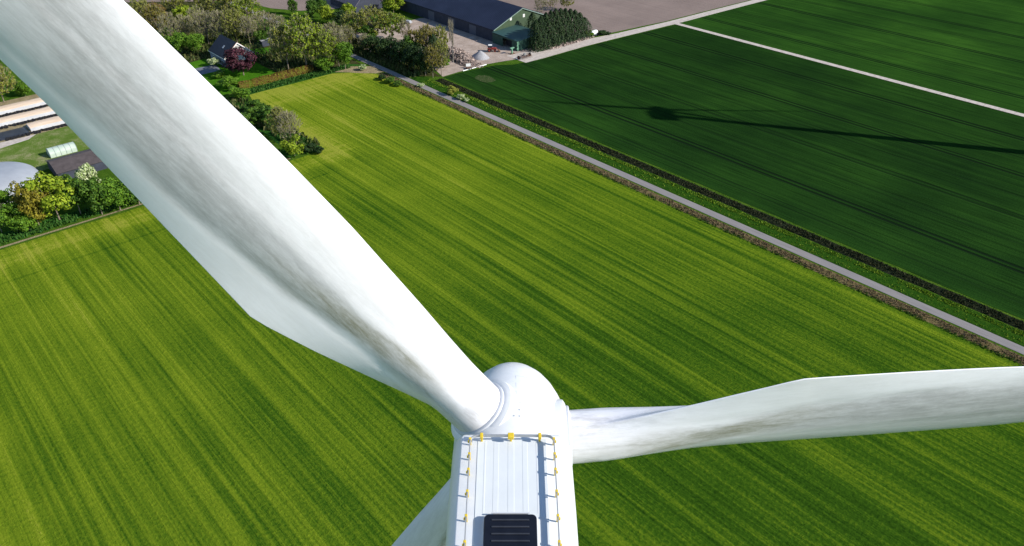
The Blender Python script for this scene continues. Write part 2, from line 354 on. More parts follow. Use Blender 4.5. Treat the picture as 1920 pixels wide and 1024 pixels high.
# ------------------------------------------------------------------ trees
LEAF = {
 'lime':   leafmat('lime_leaves', [(.06, .11, .006), (.17, .25, .012), (.31, .38, .025)]),
 'green':  leafmat('green_leaves', [(.022, .065, .005), (.075, .165, .010), (.15, .27, .02)]),
 'deep':   leafmat('deep_green_leaves', [(.014, .046, .005), (.045, .11, .010), (.10, .18, .018)]),
 'dark':   leafmat('dark_green_leaves', [(.008, .020, .006), (.016, .040, .008), (.035, .065, .012)], .15),
 'conifer':leafmat('conifer_needles', [(.006, .016, .006), (.012, .032, .008), (.030, .055, .014)], .08),
 'olive':  leafmat('olive_buds', [(.09, .105, .016), (.20, .22, .026), (.33, .34, .055)]),
 'rust':   leafmat('rusty_young_leaves', [(.07, .07, .010), (.18, .155, .016), (.29, .25, .025)]),
 'orange': leafmat('orange_buds', [(.10, .06, .012), (.22, .13, .02), (.30, .18, .03)]),
 'twig':   leafmat('bare_twigs', [(.11, .095, .062), (.24, .21, .145), (.37, .325, .24)], 0),
 'purple': leafmat('purple_leaves', [(.016, .006, .010), (.050, .014, .022), (.11, .035, .048)], .15),
 'white':  leafmat('white_blossom', [(.09, .17, .03), (.24, .32, .09), (.62, .66, .40)], .2),
 'brown':  leafmat('brown_hedge_leaves', [(.05, .04, .010), (.12, .075, .02), (.16, .15, .02)]),
 'red':    leafmat('red_leaves', [(.06, .01, .012), (.14, .02, .02), (.20, .04, .03)]),
}
def quad(vs, fs, c, nrm, s, up=None):
    nrm = nrm.normalized(); u = nrm.orthogonal().normalized(); v = nrm.cross(u)
    a = random.uniform(0, 2*pi); u, v = u*cos(a)+v*sin(a), v*cos(a)-u*sin(a)
    s1, s2 = s*random.uniform(.6, 1.2), s*random.uniform(.4, .9); b = len(vs)
    vs += [c-u*s1-v*s2*.4, c+v*s2*-1, c+u*s1-v*s2*.2, c+u*s1*.5+v*s2, c-u*s1*.6+v*s2*.9]; fs.append((b, b+1, b+2, b+3, b+4))

def rdir():
    z = random.uniform(-1, 1); a = random.uniform(0, 2*pi); q = sqrt(1-z*z); return Vector((q*cos(a), q*sin(a), z))

def crown_leafy(seed, nl=36, per=95, zc=.50, rz=.45, rx=.42, ls=.027, base=.03):
    random.seed(seed); vs, fs = [], []
    lobes = []
    for i in range(nl):
        d = rdir(); d.z = d.z*.9+.12; k = random.uniform(.45, .85)
        lobes.append((Vector((d.x*rx*k, d.y*rx*k, zc+d.z*rz*k)), random.uniform(.10, .17)))
    for c, r in lobes:
        sq = random.uniform(.75, 1.)
        for _ in range(per):
            d = rdir()
            if d.z < -.35 and random.random() < .5: d.z = -d.z
            p = c+Vector((d.x, d.y, d.z*sq))*r*random.uniform(.72, 1.08)
            if p.z < base: continue
            quad(vs, fs, p, d+rdir()*.55, ls)
    return vs, fs

def limbs(mb, tips, z0=.22, r0=.020, zt=.5):
    mb.tube((0, 0, -.01), (.005, .004, z0), r0, r0*.75, 7); mb.tube((.005, .004, z0), (0, .01, zt), r0*.75, r0*.4, 6)
    for tp in tips:
        a = Vector((0, 0, random.uniform(z0*.9, zt*.9))); m = a.lerp(tp, .5)+Vector((0, 0, random.uniform(-.02, .03)))
        mb.tube(a, m, r0*.38, r0*.24, 5, False); mb.tube(m, tp, r0*.24, r0*.06, 4, False)

def crown_bare(seed, zc=.55, rz=.45, rx=.43, nb=190, nt=12, wid=.0036, fan=.45):
    """twiggy crown filling an egg from near the ground to the top: ribbons fanning up and out from branch points"""
    random.seed(seed); vs, fs = [], []; ends = []
    bumps = [(rdir(), random.uniform(.82, 1.12)) for _ in range(9)]
    for i in range(nb):
        d = rdir(); d.z = d.z*.95+.12; k = random.uniform(.25, 1)**.5*.84
        d.normalize(); sc = sum(w_*max(.05, d.dot(q_))**3 for q_, w_ in bumps)/sum(max(.05, d.dot(q_))**3 for q_, w_ in bumps)
        b = Vector((d.x*rx*k*sc, d.y*rx*k*sc, zc+d.z*rz*k*sc))
        og = (b-Vector((0, 0, .12))).normalized()
        for j in range(nt):
            dd = (og+rdir()*fan+Vector((0, 0, .25))).normalized(); ln = random.uniform(.05, .13)
            e = b+dd*ln
            if e.z < .03: continue
            q = Vector((e.x/rx, e.y/rx, (e.z-zc)/rz))
            if q.length > 1.1: e = Vector((q.x/q.length*rx, q.y/q.length*rx, zc+q.z/q.length*rz))
            sd_ = dd.cross(rdir()).normalized()*wid*random.uniform(.6, 1.2); n0 = len(vs)
            vs += [b-sd_, b+sd_, e+sd_*.45, e-sd_*.45]; fs.append((n0, n0+1, n0+2, n0+3)); ends.append((b, e))
    return vs, fs, ends

def crown_buds(seed, ends, cnt, s=.011):
    random.seed(seed); vs, fs = [], []
    for _ in range(cnt):
        b, e = random.choice(ends); p = b.lerp(e, random.uniform(.3, 1.05))+rdir()*.012
        quad(vs, fs, p, rdir()+Vector((0, 0, .6)), s)
    return vs, fs

def crown_conifer(seed, cnt=2300):
    random.seed(seed); vs, fs = [], []
    for _ in range(cnt):
        z = random.uniform(.02, 1.)**1.0; a = random.uniform(0, 2*pi)
        rr = .40*min(1, (1.02-z)*2.3)**.75*(1+.16*sin(a*5+z*9)+.10*sin(a*9-z*21))
        k = random.uniform(.78, 1.04); p = Vector((cos(a)*rr*k, sin(a)*rr*k, z))
        quad(vs, fs, p, Vector((cos(a), sin(a), .5))+rdir()*.5, .024)
    return vs, fs

def crown_poplar(seed):
    random.seed(seed); vs, fs = [], []
    for _ in range(300):
        z = random.uniform(.35, .93); a = random.uniform(0, 2*pi); b = Vector((0, 0, z)); rr = random.uniform(.03, .10)
        e = b+Vector((cos(a)*rr, sin(a)*rr, random.uniform(.08, .2))); sd_ = (e-b).cross(rdir()).normalized()*.0035; n0 = len(vs)
        vs += [b-sd_, b+sd_, e+sd_*.4, e-sd_*.4]; fs.append((n0, n0+1, n0+2, n0+3))
    return vs, fs

def mesh(name, vs, fs, mats):
    me = bpy.data.meshes.new(name); me.from_pydata([tuple(v) for v in vs], [], fs); me.update()
    for m in (mats if isinstance(mats, (list, tuple)) else [mats]): me.materials.append(m)
    return me
PROTO = {}
def proto(kind, leaf, var):
    key = (kind, leaf, var)
    if key in PROTO: return PROTO[key]
    sd_ = sum(map(ord, kind+leaf))*7+var*31
    tb = MB(); random.seed(sd_)
    if kind == 'leafy':
        vs, fs = crown_leafy(sd_); limbs(tb, [Vector((rdir().x*.3, rdir().y*.3, random.uniform(.5, .8))) for _ in range(8)])
        cr = mesh('crown', vs, fs, LEAF[leaf])
    elif kind == 'shrub':
        vs, fs = crown_leafy(sd_, 22, 90, .46, .46, .42, .036, 0.); limbs(tb, [Vector((rdir().x*.3, rdir().y*.3, random.uniform(.4, .7))) for _ in range(6)], .1, .018, .3)
        cr = mesh('crown', vs, fs, LEAF[leaf])
    elif kind in ('bare', 'budding'):
        vs, fs, ends = crown_bare(sd_)
        cnt = 1500 if kind == 'bare' else 6000
        v2, f2 = crown_buds(sd_+1, ends, cnt, (.011 if kind == 'bare' else .0145)); b = len(vs); nf = len(fs)
        vs = vs+v2; fs = fs+[tuple(i+b for i in f_) for f_ in f2]
        cr = mesh('crown', vs, fs, [LEAF['twig'], LEAF[leaf]])
        for i in range(nf, len(fs)): cr.polygons[i].material_index = 1
        limbs(tb, [ends[random.randrange(len(ends))][0] for _ in range(22)], .28, .016, .6)
    elif kind == 'conifer':
        vs, fs = crown_conifer(sd_); tb.tube((0, 0, 0), (0, 0, .9), .02, .006, 6); cr = mesh('crown', vs, fs, LEAF[leaf])
    elif kind == 'poplar':
        vs, fs = crown_poplar(sd_); tb.tube((0, 0, 0), (0, 0, .97), .010, .003, 6); cr = mesh('crown', vs, fs, LEAF[leaf])
    tr = mesh('trunk', tb.v, tb.f, M['birch'] if (kind == 'poplar' or leaf == 'birchy') else M['bark'])
    PROTO[key] = (cr, tr); return PROTO[key]
TREES = []
def tree(kind, leaf, px, py, top, wpx, label, name=None, cat='tree', group=None, hmax=None, birch=False):
    b = P(px, py); h = height(px, py, top); wd = wpx/ppm(px, py)
    v = len(TREES) % 3; cr, tr = proto(kind, leaf, v)
    a = random.Random(int(px*13+py)).uniform(0, 6.28)
    e = empty(name or {'leafy': 'tree', 'shrub': 'shrub', 'bare': 'bare_tree', 'budding': 'budding_tree', 'conifer': 'conifer', 'poplar': 'poplar_tree'}[kind], (b.x, b.y, 0), a, label, cat, group)
    for nm, me in (('crown', cr), ('trunk', tr)):
        o = bpy.data.objects.new(nm, me); C.objects.link(o); o.parent = e
        k = {'conifer': 1.3, 'poplar': 1.0, 'leafy': 1.22}.get(kind, 1.18)
        o.scale = (wd*k, wd*k, h) if nm == 'crown' else (max(wd, h*.6), max(wd, h*.6), h)
    TREES.append(e); return e
# ------------------------------------------------------------------ wind turbine
t = NT('gelcoat_blade'); X, Y, Z_ = t.sep(t.coord())
sv = t.coord('Object', (1, 1, .10)); s1 = t.noise(sv, 5.2, 7, .78, .3); s2 = t.noise(t.coord('Object', (1, 1, .30), (4, 2, 7)), 10., 6, .8, .6)
s3 = t.noise(t.coord('Object', (1, 1, .35), (9, 1, 2)), 1.1, 4, .6)
streak = t.ramp(t.math('ADD', t.math('MULTIPLY', s1, .50), t.math('ADD', t.math('MULTIPLY', s2, .25), t.math('MULTIPLY', s3, .25))), [(.42, 0), (.58, 1)])
at = t.n('Attribute', attribute_name='crease'); D_ = at.outputs['Fac']     # metres from the crease towards the nose
wob = t.math('MULTIPLY', t.math('SUBTRACT', s3, .5), .5)
d2 = t.math('ADD', D_, wob)
on = t.ramp(t.math('ADD', t.math('MULTIPLY', d2, t.math('SUBTRACT', 2., t.math('MULTIPLY', Z_, .10), clamp=False)), .12), [(0, 0), (.5, 1)], 'EASE')
spread = t.math('MULTIPLY_ADD', Z_, .27, -1.05)
off_ = t.ramp(t.math('DIVIDE', d2, t.math('MAXIMUM', spread, .3)), [(.5, 1), (1., .36)], 'EASE')
rootfade = t.ramp(t.math('DIVIDE', Z_, 10.), [(.2, .55), (.45, 1)])
m = t.math('MULTIPLY', t.math('MULTIPLY', on, off_), t.math('MULTIPLY_ADD', streak, .40, .56))
m = t.math('MULTIPLY', m, rootfade)
crk = t.math('SUBTRACT', 1., t.math('DIVIDE', t.math('ABSOLUTE', t.math('SUBTRACT', d2, .34)), .62), clamp=True)
crk = t.math('MULTIPLY', crk, 1.7, clamp=True)
crk = t.math('MULTIPLY', crk, t.math('MULTIPLY_ADD', streak, .4, .6))
inner = t.math('SUBTRACT', 1., t.math('DIVIDE', Z_, 12.), clamp=True)
ol = t.math('MULTIPLY', crk, t.ramp(inner, [(.05, 0), (.35, 1), (.55, 1), (.72, .45)]))
dirtc = t.mix(ol, (.365, .36, .36), (.20, .19, .115))
base = t.mix(t.math('MULTIPLY', streak, .26), (.87, .86, .88), (.61, .595, .58))
rs_ = t.math('MULTIPLY', t.ramp(t.noise(t.coord('Object', (1, 1, .22), (3, 3, 3)), 2.6, 5, .7), [(.45, 0), (.62, 1)]), t.ramp(t.math('DIVIDE', Z_, 10.), [(.2, 1), (.65, 0)]))
m = t.math('MAXIMUM', m, t.math('MULTIPLY', rs_, .62))
c = t.mix(t.math('MULTIPLY', t.math('MAXIMUM', m, t.math('MULTIPLY', ol, .95)), .92), base, dirtc)
M['blade'] = t.done(c, .38, .4)
t = NT('white_nacelle_shell'); n1 = t.noise(t.coord(), .7, 5, .65); n2 = t.noise(t.coord('Object', (1, 1, .3)), 6., 4, .7)
M['shell'] = t.done(t.ramp(t.math('ADD', t.math('MULTIPLY', n1, .6), t.math('MULTIPLY', n2, .4)), [(.3, (.66, .68, .70)), (.6, (.76, .77, .78))]), .35, .4)
M['roofpaint'] = plain('white_roof_panel', (.62, .65, .67), .5, .35, .04, 1.2)
M['collar'] = plain('pale_grey_collar', (.55, .57, .61), .45, .35, .06, 2.)
M['steel'] = plain('galvanised_rail', (.40, .41, .42), .4, .5, .1, 5, .4)
M['yellow'] = plain('yellow_clamp_paint', (.66, .47, .03), .5, .4, .08, 6)
M['black'] = plain('black_hatch_glass', (.008, .009, .014), .18, .5, .2, 3)
M['blackrib'] = plain('dark_hatch_rib', (.035, .037, .045), .35, .5, .2, 3)
M['gap'] = plain('dark_gap', (.03, .03, .035), .7, .2, .1, 3)

TILT = radians(6.)
A_F = Vector((0, cos(TILT), sin(TILT))); A_U = Vector((0, -sin(TILT), cos(TILT)))
HUB = Vector((0, 18.07, CZ-18.64)); UR = 2.6          # hub centre, height of roof above the axis
TF = -4.6                                             # tower axis behind the hub, along the shaft
base_pt = HUB+A_F*TF; BASE = Vector((0, base_pt.y, 0))
TOPZ = base_pt.z-1.9

def roofpt(px, py, u=UR):                             # photo pixel -> (x, f) on the roof plane
    v_ = 512-py; d = Vector((px-960, FPX*CP+v_*SP, -FPX*SP+v_*CP)); o = Vector((0, 0, CZ))-HUB
    k = (u-o.dot(A_U))/d.dot(A_U); q = o+d*k; return q.x, q.dot(A_F)

def interp(tab, x):
    for (a, b), (c, d) in zip(tab[:-1], tab[1:]):
        if x <= c:
            k = (x-a)/(c-a) if x > a else 0; return b+(d-b)*k
    return tab[-1][1]
def smooth_interp(tab, x):
    return (interp(tab, x-.25)+2*interp(tab, x)+interp(tab, x+.25))/4
R0 = 1.95
LE = [(0, .90), (2, .90), (3.2, .90), (4.5, .98), (6, 1.10), (8, 1.22), (9.2, 1.30), (12, 1.36), (16, 1.34), (25, .85), (35, .42), (39.3, .22), (40, .03)]
TE = [(0, .90), (2, .90), (2.9, .90), (4.0, 1.20), (5.5, 1.66), (7., 2.13), (8.2, 2.46), (8.85, 2.64), (9.0, 2.64), (12, 2.34), (16, 1.92), (25, 1.42), (35, .80), (39.3, .45), (40, .1)]
BU = [(0, .90), (2, .90), (3.2, .90), (4.5, .98), (6, 1.10), (8, 1.25), (9.4, 1.40), (12, 1.5), (16, 1.5), (25, 1.35), (40, .1)]      # length of the bulge behind the pitch axis
XC = [(0, .80), (2, .80), (3.2, .72), (4.5, .66), (6, .75), (8, 1.05), (9.4, 1.32), (12, 1.68), (16, 1.58), (25, 1.0), (40, .1)]       # crease
TH = [(0, .90), (2, .90), (3.2, .88), (4.5, .75), (6, .60), (8, .52), (9.4, .47), (12, .42), (16, .33), (25, .22), (35, .10), (40, .02)]
TW = [(0, 21), (3, 20), (6, 16.5), (9.4, 12.7), (15, 8.), (25, 3.), (40, 0)]
CREASE = []
def blade_mesh():
    rs = [R0-.25, R0, 2.3, 2.7, 3., 3.3, 3.6, 4., 4.5, 5., 5.5, 6., 6.5, 7., 7.5, 8., 8.5, 9., 9.3, 9.6, 10., 10.6, 11.3, 12., 13., 14., 15., 16., 18., 20., 22., 25., 28., 31., 34., 37., 38.6, 39.4, 39.9]
    NS = 44; vs, fs = [], []
    for r in rs:
        le, bu, th, tw = (smooth_interp(T_, r) for T_ in (LE, BU, TH, TW)); te = interp(TE, r); tw = radians(tw)
        bu = min(bu, te)
        cone = -.030*(r-2)
        up, dn = [], []
        for i in range(NS+1):
            x = -le+(le+te)*(1-cos(pi*i/NS))/2
            q = x/le if x < 0 else x/bu
            b = th*sqrt(max(0, 1-q*q)) if abs(q) < 1 else 0.
            # tail plate from the bulge to the trailing edge
            k = x/te; tail = th*.97*(1-max(0, k)**(1+.7*max(0, min(1, (8.5-r)/4.5))+1.0*max(0, min(1, (r-9.6)/4.))))+.018 if te > bu+.02 and k > 0 else 0.
            if x >= te-1e-6: tail = .012 if te > bu+.02 else 0
            s_ = .10
            ys = max(b, tail) if b == 0 or tail == 0 else .5*(b+tail+sqrt((b-tail)**2+s_*s_*th))-.5*s_*sqrt(th)*.6
            if x >= te-1e-6: ys = tail
            yp = -(max(b*.92, tail*.7))
            if x >= te-1e-6: yp = -.012 if te > bu+.02 else 0
            up.append((x, ys)); dn.append((x, yp))
        ring = up+dn[-2:0:-1]
        xc = smooth_interp(XC, r)
        CREASE.extend([xc-x for x, y in up]+[(-3. if x > -le*.5 else xc-x) for x, y in dn[-2:0:-1]])
        for x, y in ring: vs.append((x*cos(tw)-y*sin(tw), x*sin(tw)+y*cos(tw)+cone, r))
    n = 2*NS
    for k in range(len(rs)-1):
        for i in range(n):
            j = (i+1) % n; fs.append((k*n+i, k*n+j, (k+1)*n+j, (k+1)*n+i))
    fs.append(tuple(range(n-1, -1, -1))); fs.append(tuple((len(rs)-1)*n+i for i in range(n)))
    return vs, fs
vs, fs = blade_mesh()
BLADE = bpy.data.meshes.new('blade'); BLADE.from_pydata(vs, [], fs); BLADE.materials.append(M['blade']); at_ = BLADE.attributes.new('crease', 'FLOAT', 'POINT'); at_.data.foreach_set('value', CREASE)
bm = bmesh.new(); bm.from_mesh(BLADE); bmesh.ops.remove_doubles(bm, verts=bm.verts, dist=1e-5); bmesh.ops.recalc_face_normals(bm, faces=bm.faces)
for e_ in bm.edges: e_.smooth = not (len(e_.link_faces) == 2 and e_.calc_face_angle(0) > radians(50))
for f_ in bm.faces: f_.smooth = True
bm.to_mesh(BLADE); bm.free()

def blade_matrix(deg):                                 # rotor frame = hub; columns: trailing edge dir, downwind, span
    a = radians(deg); D = Vector((cos(a), 0, 0))+A_U*sin(a); T_ = Vector((-sin(a), 0, 0))+A_U*cos(a); B = -A_F
    m = Matrix((T_, B, D)).transposed().to_4x4(); m.translation = HUB-BASE; return m
NAC = Matrix((Vector((1, 0, 0)), A_F, A_U)).transposed().to_4x4(); NAC.translation = HUB-BASE   # x, f, u -> turbine frame

def part(o, parent, mat=None):
    o.parent = parent
    if mat is not None: o.matrix_local = mat
    return o
root = empty('wind_turbine', BASE, 0, 'large white wind turbine filling the foreground, seen from above its roof, with grimy blades', 'wind turbine')
# tower
mb = MB(); mb.lathe([(1.95, 0), (1.95, .02), (1.75, 20), (1.5, 40), (1.28, 60), (1.1, TOPZ)], 40); tower = mb.build('tower', M['shell'], root, auto=40)
mb = MB().box(-.5, .5, -2.2, -2.0, 1.2, 3.3); mb.build('door', M['gap'], tower, bevel=.03)
# nacelle shell: rounded cross-sections lofted along the shaft
def nac_section(f_, ins, wf=1.):
    hw, hf = (1.80-ins)*wf, (1.44-ins)*wf; top = UR-ins
    pts = [(-hf, top), (hf, top)]
    for dx_, dz_ in ((.025, .008), (.045, .03), (.09, .085), (.14, .155), (.19, .24), (.235, .34), (.275, .46), (.305, .6), (.33, .78)): pts.append((hf+dx_, top-dz_))
    pts += [(hw-.01, top-1.15), (hw+.02, top-1.6), (hw, -.9), (hw-.12, -1.5+ins), (hw-.6, -1.95+ins)]
    left = [(-x, u) for x, u in pts[2:]][::-1]
    return [(x, f_, u) for x, u in pts[1:]+left+[pts[0]]]
secs = [(-1.80, .16, .985), (-1.83, .07, .985), (-1.90, .02, .987), (-2.0, 0, .988), (-4.0, 0, 1.), (-8.0, 0, .99), (-8.6, .1, .97), (-8.9, .35, .95)]
vs, fs = [], []
for s_ in secs: vs += nac_section(*s_)
n = len(nac_section(0, 0))
for k in range(len(secs)-1):
    for i in range(n):
        j = (i+1) % n; fs.append((k*n+i, k*n+j, (k+1)*n+j, (k+1)*n+i))
fs += [tuple(range(n)), tuple((len(secs)-1)*n+i for i in range(n))]
mb = MB(); mb.v = [Vector(v) for v in vs]; mb.f = fs
nac = mb.build('nacelle', M['shell'], None, auto=35); part(nac, root, NAC)
# roof cover: centre sheet with pressed ribs
mb = MB(); xa, fa = roofpt(900, 823); xb, fb = roofpt(1022, 823)
f1 = roofpt(960, 966)[1]; f0 = roofpt(960, 824)[1]
mb.box(-.98, .98, -7.6, f0, UR+.002, UR+.014)
rib = [(908, 2), (929.5, 9), (958, 11), (985, 9), (1008, 2)]
for px_, w_ in rib:
    x_, _ = roofpt(px_, 900); hw_ = w_*.0145/2
    vsx = [(x_-hw_-.015, UR+.014), (x_+hw_+.015, UR+.014), (x_+hw_, UR+.018), (x_-hw_, UR+.018)]
    mb.prism(vsx, f1+.05, f0-.06)
for s_ in (-1, 1):
    mb.box(s_*.80-.17, s_*.80+.17, f1-3, f1-.12, UR+.014, UR+.024)
rp = mb.build('roof_panel', M['roofpaint'], nac, bevel=.006, seg=1)
# hatch
x0, fh = roofpt(908, 972); x1, _ = roofpt(1006, 972); fr = fh-1.75
def rrect(x0, x1, y0, y1, r, z0, z1, k=6):
    pts = []
    for cx_, cy_, a0 in ((x1-r, y1-r, 0), (x0+r, y1-r, 90), (x0+r, y0+r, 180), (x1-r, y0+r, 270)):
        for i in range(k+1): a = radians(a0+90*i/k); pts.append((cx_+r*cos(a), cy_+r*sin(a)))
    n = len(pts); return [(x, y, z0) for x, y in pts]+[(x, y, z1) for x, y in pts], [(i, (i+1) % n, n+(i+1) % n, n+i) for i in range(n)]+[tuple(range(n-1, -1, -1)), tuple(range(n, 2*n))]
mb = MB(); mb.add(*rrect(x0, x1, fr, fh, .13, UR+.03, UR+.20)); ht = mb.build('roof_hatch', M['black'], nac, bevel=.02)
mb = MB(); mb.add(*rrect(x0-.035, x1+.035, fr-.035, fh+.035, .15, UR+.016, UR+.07)); mb.build('hatch_frame', M['shell'], nac, bevel=.01)
mb = MB()
for k in range(7): mb.box(x0+.2, x1-.2, fh-.2-k*.2, fh-.16-k*.2, UR+.2005, UR+.225)
mb.build('hatch_ribs', M['blackrib'], nac, bevel=.008)
mb = MB(); mb.box((x0+x1)/2-.46, (x0+x1)/2+.46, fh+.04, fh+.075, UR+.02, UR+.15); mb.tube(((x0+x1)/2-.5, fh+.057, UR+.16), ((x0+x1)/2+.5, fh+.057, UR+.16), .022); mb.build('hatch_hinge', M['collar'], nac)
# guard rail round the roof, standing on yellow feet
RH = .26
xl, ff = roofpt(880, 820, UR+RH); xr = 1.19; xl = -1.19; ff = roofpt(960, 817, UR+RH)[1]
pts = [(xl, -7.9)]+[(xl, ff-.25)]
for k in range(1, 6): a = pi/2*k/6; pts.append((xl+.22*(1-cos(a)), ff-.22+.22*sin(a)))
pts += [(xl+.22, ff), (xr-.22, ff)]
for k in range(1, 6): a = pi/2*k/6; pts.append((xr-.22+.22*sin(a), ff-.22+.22*cos(a)))
pts += [(xr, ff-.25), (xr, -7.9)]
mb = MB()
for (a, b) in zip(pts[:-1], pts[1:]):
    d = Vector((b[0]-a[0], b[1]-a[1])).normalized(); nn = Vector((-d.y, d.x))*.015
    a2 = Vector(a)-d*.002; b2 = Vector(b)+d*.002
    vs = [(a2.x-nn.x, a2.y-nn.y), (b2.x-nn.x, b2.y-nn.y), (b2.x+nn.x, b2.y+nn.y), (a2.x+nn.x, a2.y+nn.y)]
    mb.add([(x, y, UR+RH-.048) for x, y in vs]+[(x, y, UR+RH+.048) for x, y in vs], [(0,3,2,1),(4,5,6,7),(0,1,5,4),(1,2,6,5),(2,3,7,6),(3,0,4,7)])
part(mb.build('guard_rail', M['steel'], None), nac)
feet = []
ys_ = [824, 852, 881, 922, 968, 1017]; fl = [roofpt(960, y, UR+RH)[1] for y in ys_]
step = fl[-1]-fl[-2]; q = fl[-1]
while q > -7.4: q += step; fl.append(q)
for s_, xx in ((-1, xl), (1, xr)):
    for k, f_ in enumerate(fl):
        mb = MB(); mb.box(xx-.036, xx+.036, f_-.036, f_+.036, UR+RH-.03, UR+RH+.06); mb.box(xx-.03, xx+.03, f_-.02, f_+.02, UR+.014, UR+RH-.03)
        mb.box(xx-.035+s_*.03, xx+.035+s_*.03, f_-.09, f_-.045, UR+RH-.06, UR+RH+.03)
        mb.build('rail_clamp', M['yellow'], nac, bevel=.008, seg=1)
for px_, wd_ in ((903, .06), (958, .12), (1012, .06)):
    xx, _ = roofpt(px_, 817, UR+RH)
    mb = MB(); mb.box(xx-wd_*.72, xx+wd_*.72, ff-.10, ff+.07, UR+RH-.06, UR+RH+.06); mb.box(xx-.03, xx+.03, ff-.02, ff+.02, UR+.003, UR+RH-.06)
    mb.build('rail_clamp', M['yellow'], nac, bevel=.01, seg=1)
# spinner
RX = Matrix.Rotation(-pi/2, 4, 'X')                    # lathe axis z -> +f
SPN = NAC.copy()
prof = [(1.76, -1.66), (1.83, -1.58), (1.87, -1.2), (1.90, -.6), (1.90, 0), (1.87, .5), (1.79, .95), (1.67, 1.38), (1.50, 1.80), (1.27, 2.20), (.99, 2.54), (.67, 2.80), (.34, 2.95), (.02, 3.0)]
mb = MB(); mb.lathe(prof, 64, RX, True, True)
spn = mb.build('spinner', M['shell'], None, auto=50); part(spn, root, SPN)
mb = MB(); mb.lathe([(1.5, -1.8), (1.5, -1.6)], 48, RX); mb.build('hub_gap', M['gap'], spn, smooth=False)
def rad_at(z):
    return interp([(b, a) for a, b in prof], z)
PHASE = (125, 5, 245)
def spin_objs():
    out = []
    for deg in PHASE:
        a = radians(deg); R_ = Matrix.Rotation(-(a-pi/2), 4, 'Y')
        mb = MB(); mb.lathe([(1.22, .9), (1.22, 1.62), (1.19, 1.74), (1.10, 1.80), (1.02, 1.83), (.96, 1.83)], 48, R_)
        mb.build('blade_collar', M['shell'], spn, auto=35)
        mb = MB(); mb.lathe([(.99, 1.6), (.99, 1.90), (.96, 1.93), (.915, 1.94)], 48, R_)
        mb.build('root_seal', M['collar'], spn, auto=35)
spin_objs()
# access panel and bolt heads on the dome
def dome(a_deg, z, off=0.):
    a = radians(a_deg); r = rad_at(z)+off; return Vector((r*cos(a), z, r*sin(a)))
def panel(a0, a1, z0, z1, off, thick, nu=10, nv=8):
    mb = MB(); vs, fs = [], []
    for i in range(nu+1):
        for j in range(nv+1): vs.append(dome(a0+(a1-a0)*i/nu, z0+(z1-z0)*j/nv, off))
    for i in range(nu):
        for j in range(nv): k = i*(nv+1)+j; fs.append((k, k+1, k+nv+2, k+nv+1))
    mb.add(vs, fs); return mb
def ribbon(pts, w_, off):
    mb = MB()
    for a, b in zip(pts[:-1], pts[1:]): mb.tube(dome(*a, off), dome(*b, off), w_, w_, 5, False)
    return mb
M['seam'] = plain('panel_seam', (.36, .38, .42), .6, .3, .1, 4)
oc = [(84-(84-52)*k/8, .25) for k in range(9)]+[(52, .25+.9*k/6) for k in range(1, 7)]+[(52+24*k/6, 1.15+.22*sin(pi/2*k/6)) for k in range(1, 7)]
mb = ribbon([(86, -.05), (86, .4), (86, .8), (86, 1.25)], .005, 0.)
for a, b in zip([(86-(86-44)*k/10, 1.25-.35*(k/10)**2) for k in range(11)][:-1], [(86-(86-44)*k/10, 1.25-.35*(k/10)**2) for k in range(11)][1:]): mb.tube(dome(*a), dome(*b), .005, .005, 5, False)
for a, b in zip([(86-(86-44)*k/10, -.05+.0*k) for k in range(11)][:-1], [(86-(86-44)*k/10, -.05) for k in range(11)][1:]): mb.tube(dome(*a), dome(*b), .004, .004, 5, False)
mb.build('access_panel', M['seam'], spn)
for a_, z_ in ((88, -.35), (83, -.35), (88, -.60), (83, -.60), (93, 2.3), (95.5, 2.3), (99, -1.35), (90, -1.38), (80, -1.4), (70, -1.38)):
    p = dome(a_, z_); d_ = (p-Vector((0, z_, 0))).normalized(); MB().tube(p-d_*.01, p+d_*.02, .02, .018, 8).build('bolt_head', M['seam'], spn)
blades = []
for deg in PHASE:
    o = bpy.data.objects.new('blade', BLADE); C.objects.link(o); part(o, root, blade_matrix(deg)); blades.append(o)
blades[0]['label'] = 'huge blade reaching up and left towards the camera'
blades[1]['label'] = 'blade reaching to the right with olive streaks'
blades[2]['label'] = 'blade in shade pointing down to the left behind the nacelle'
# the neighbouring turbine of the row stands to the right of the view; its shadow lies on the wheat
HS = P(1238, 211)
off_h = HUB-BASE
Lsh = off_h.z/math.tan(SUN_EL)
nb_hub = Vector((HS.x, HS.y, 0))+Vector((SUN_H.x, SUN_H.y, 0))*Lsh
def copy_tree(o, parent=None, depth=0):
    c = o.copy(); C.objects.link(c); c.parent = parent; c.matrix_basis = o.matrix_basis.copy()
    for ch in list(o.children):
        if depth == 0 or ch.name.startswith('blade_collar'): copy_tree(ch, c, depth+1)
    return c
r2 = copy_tree(root); r2.location = (nb_hub.x, nb_hub.y-off_h.y+2.5, 0)
tag(r2, 'neighbouring white wind turbine beside the dark wheat that throws the long tower shadow', 'wind turbine')
ph2 = iter((108, 228, 348))
for ch in list(r2.children):
    if ch.name.startswith('blade'): ch.matrix_local = blade_matrix(next(ph2)); del ch['label']
    elif ch.name.startswith('spinner'): ch.matrix_local = NAC @ Matrix.Rotation(radians(108-125), 4, 'Y').inverted()
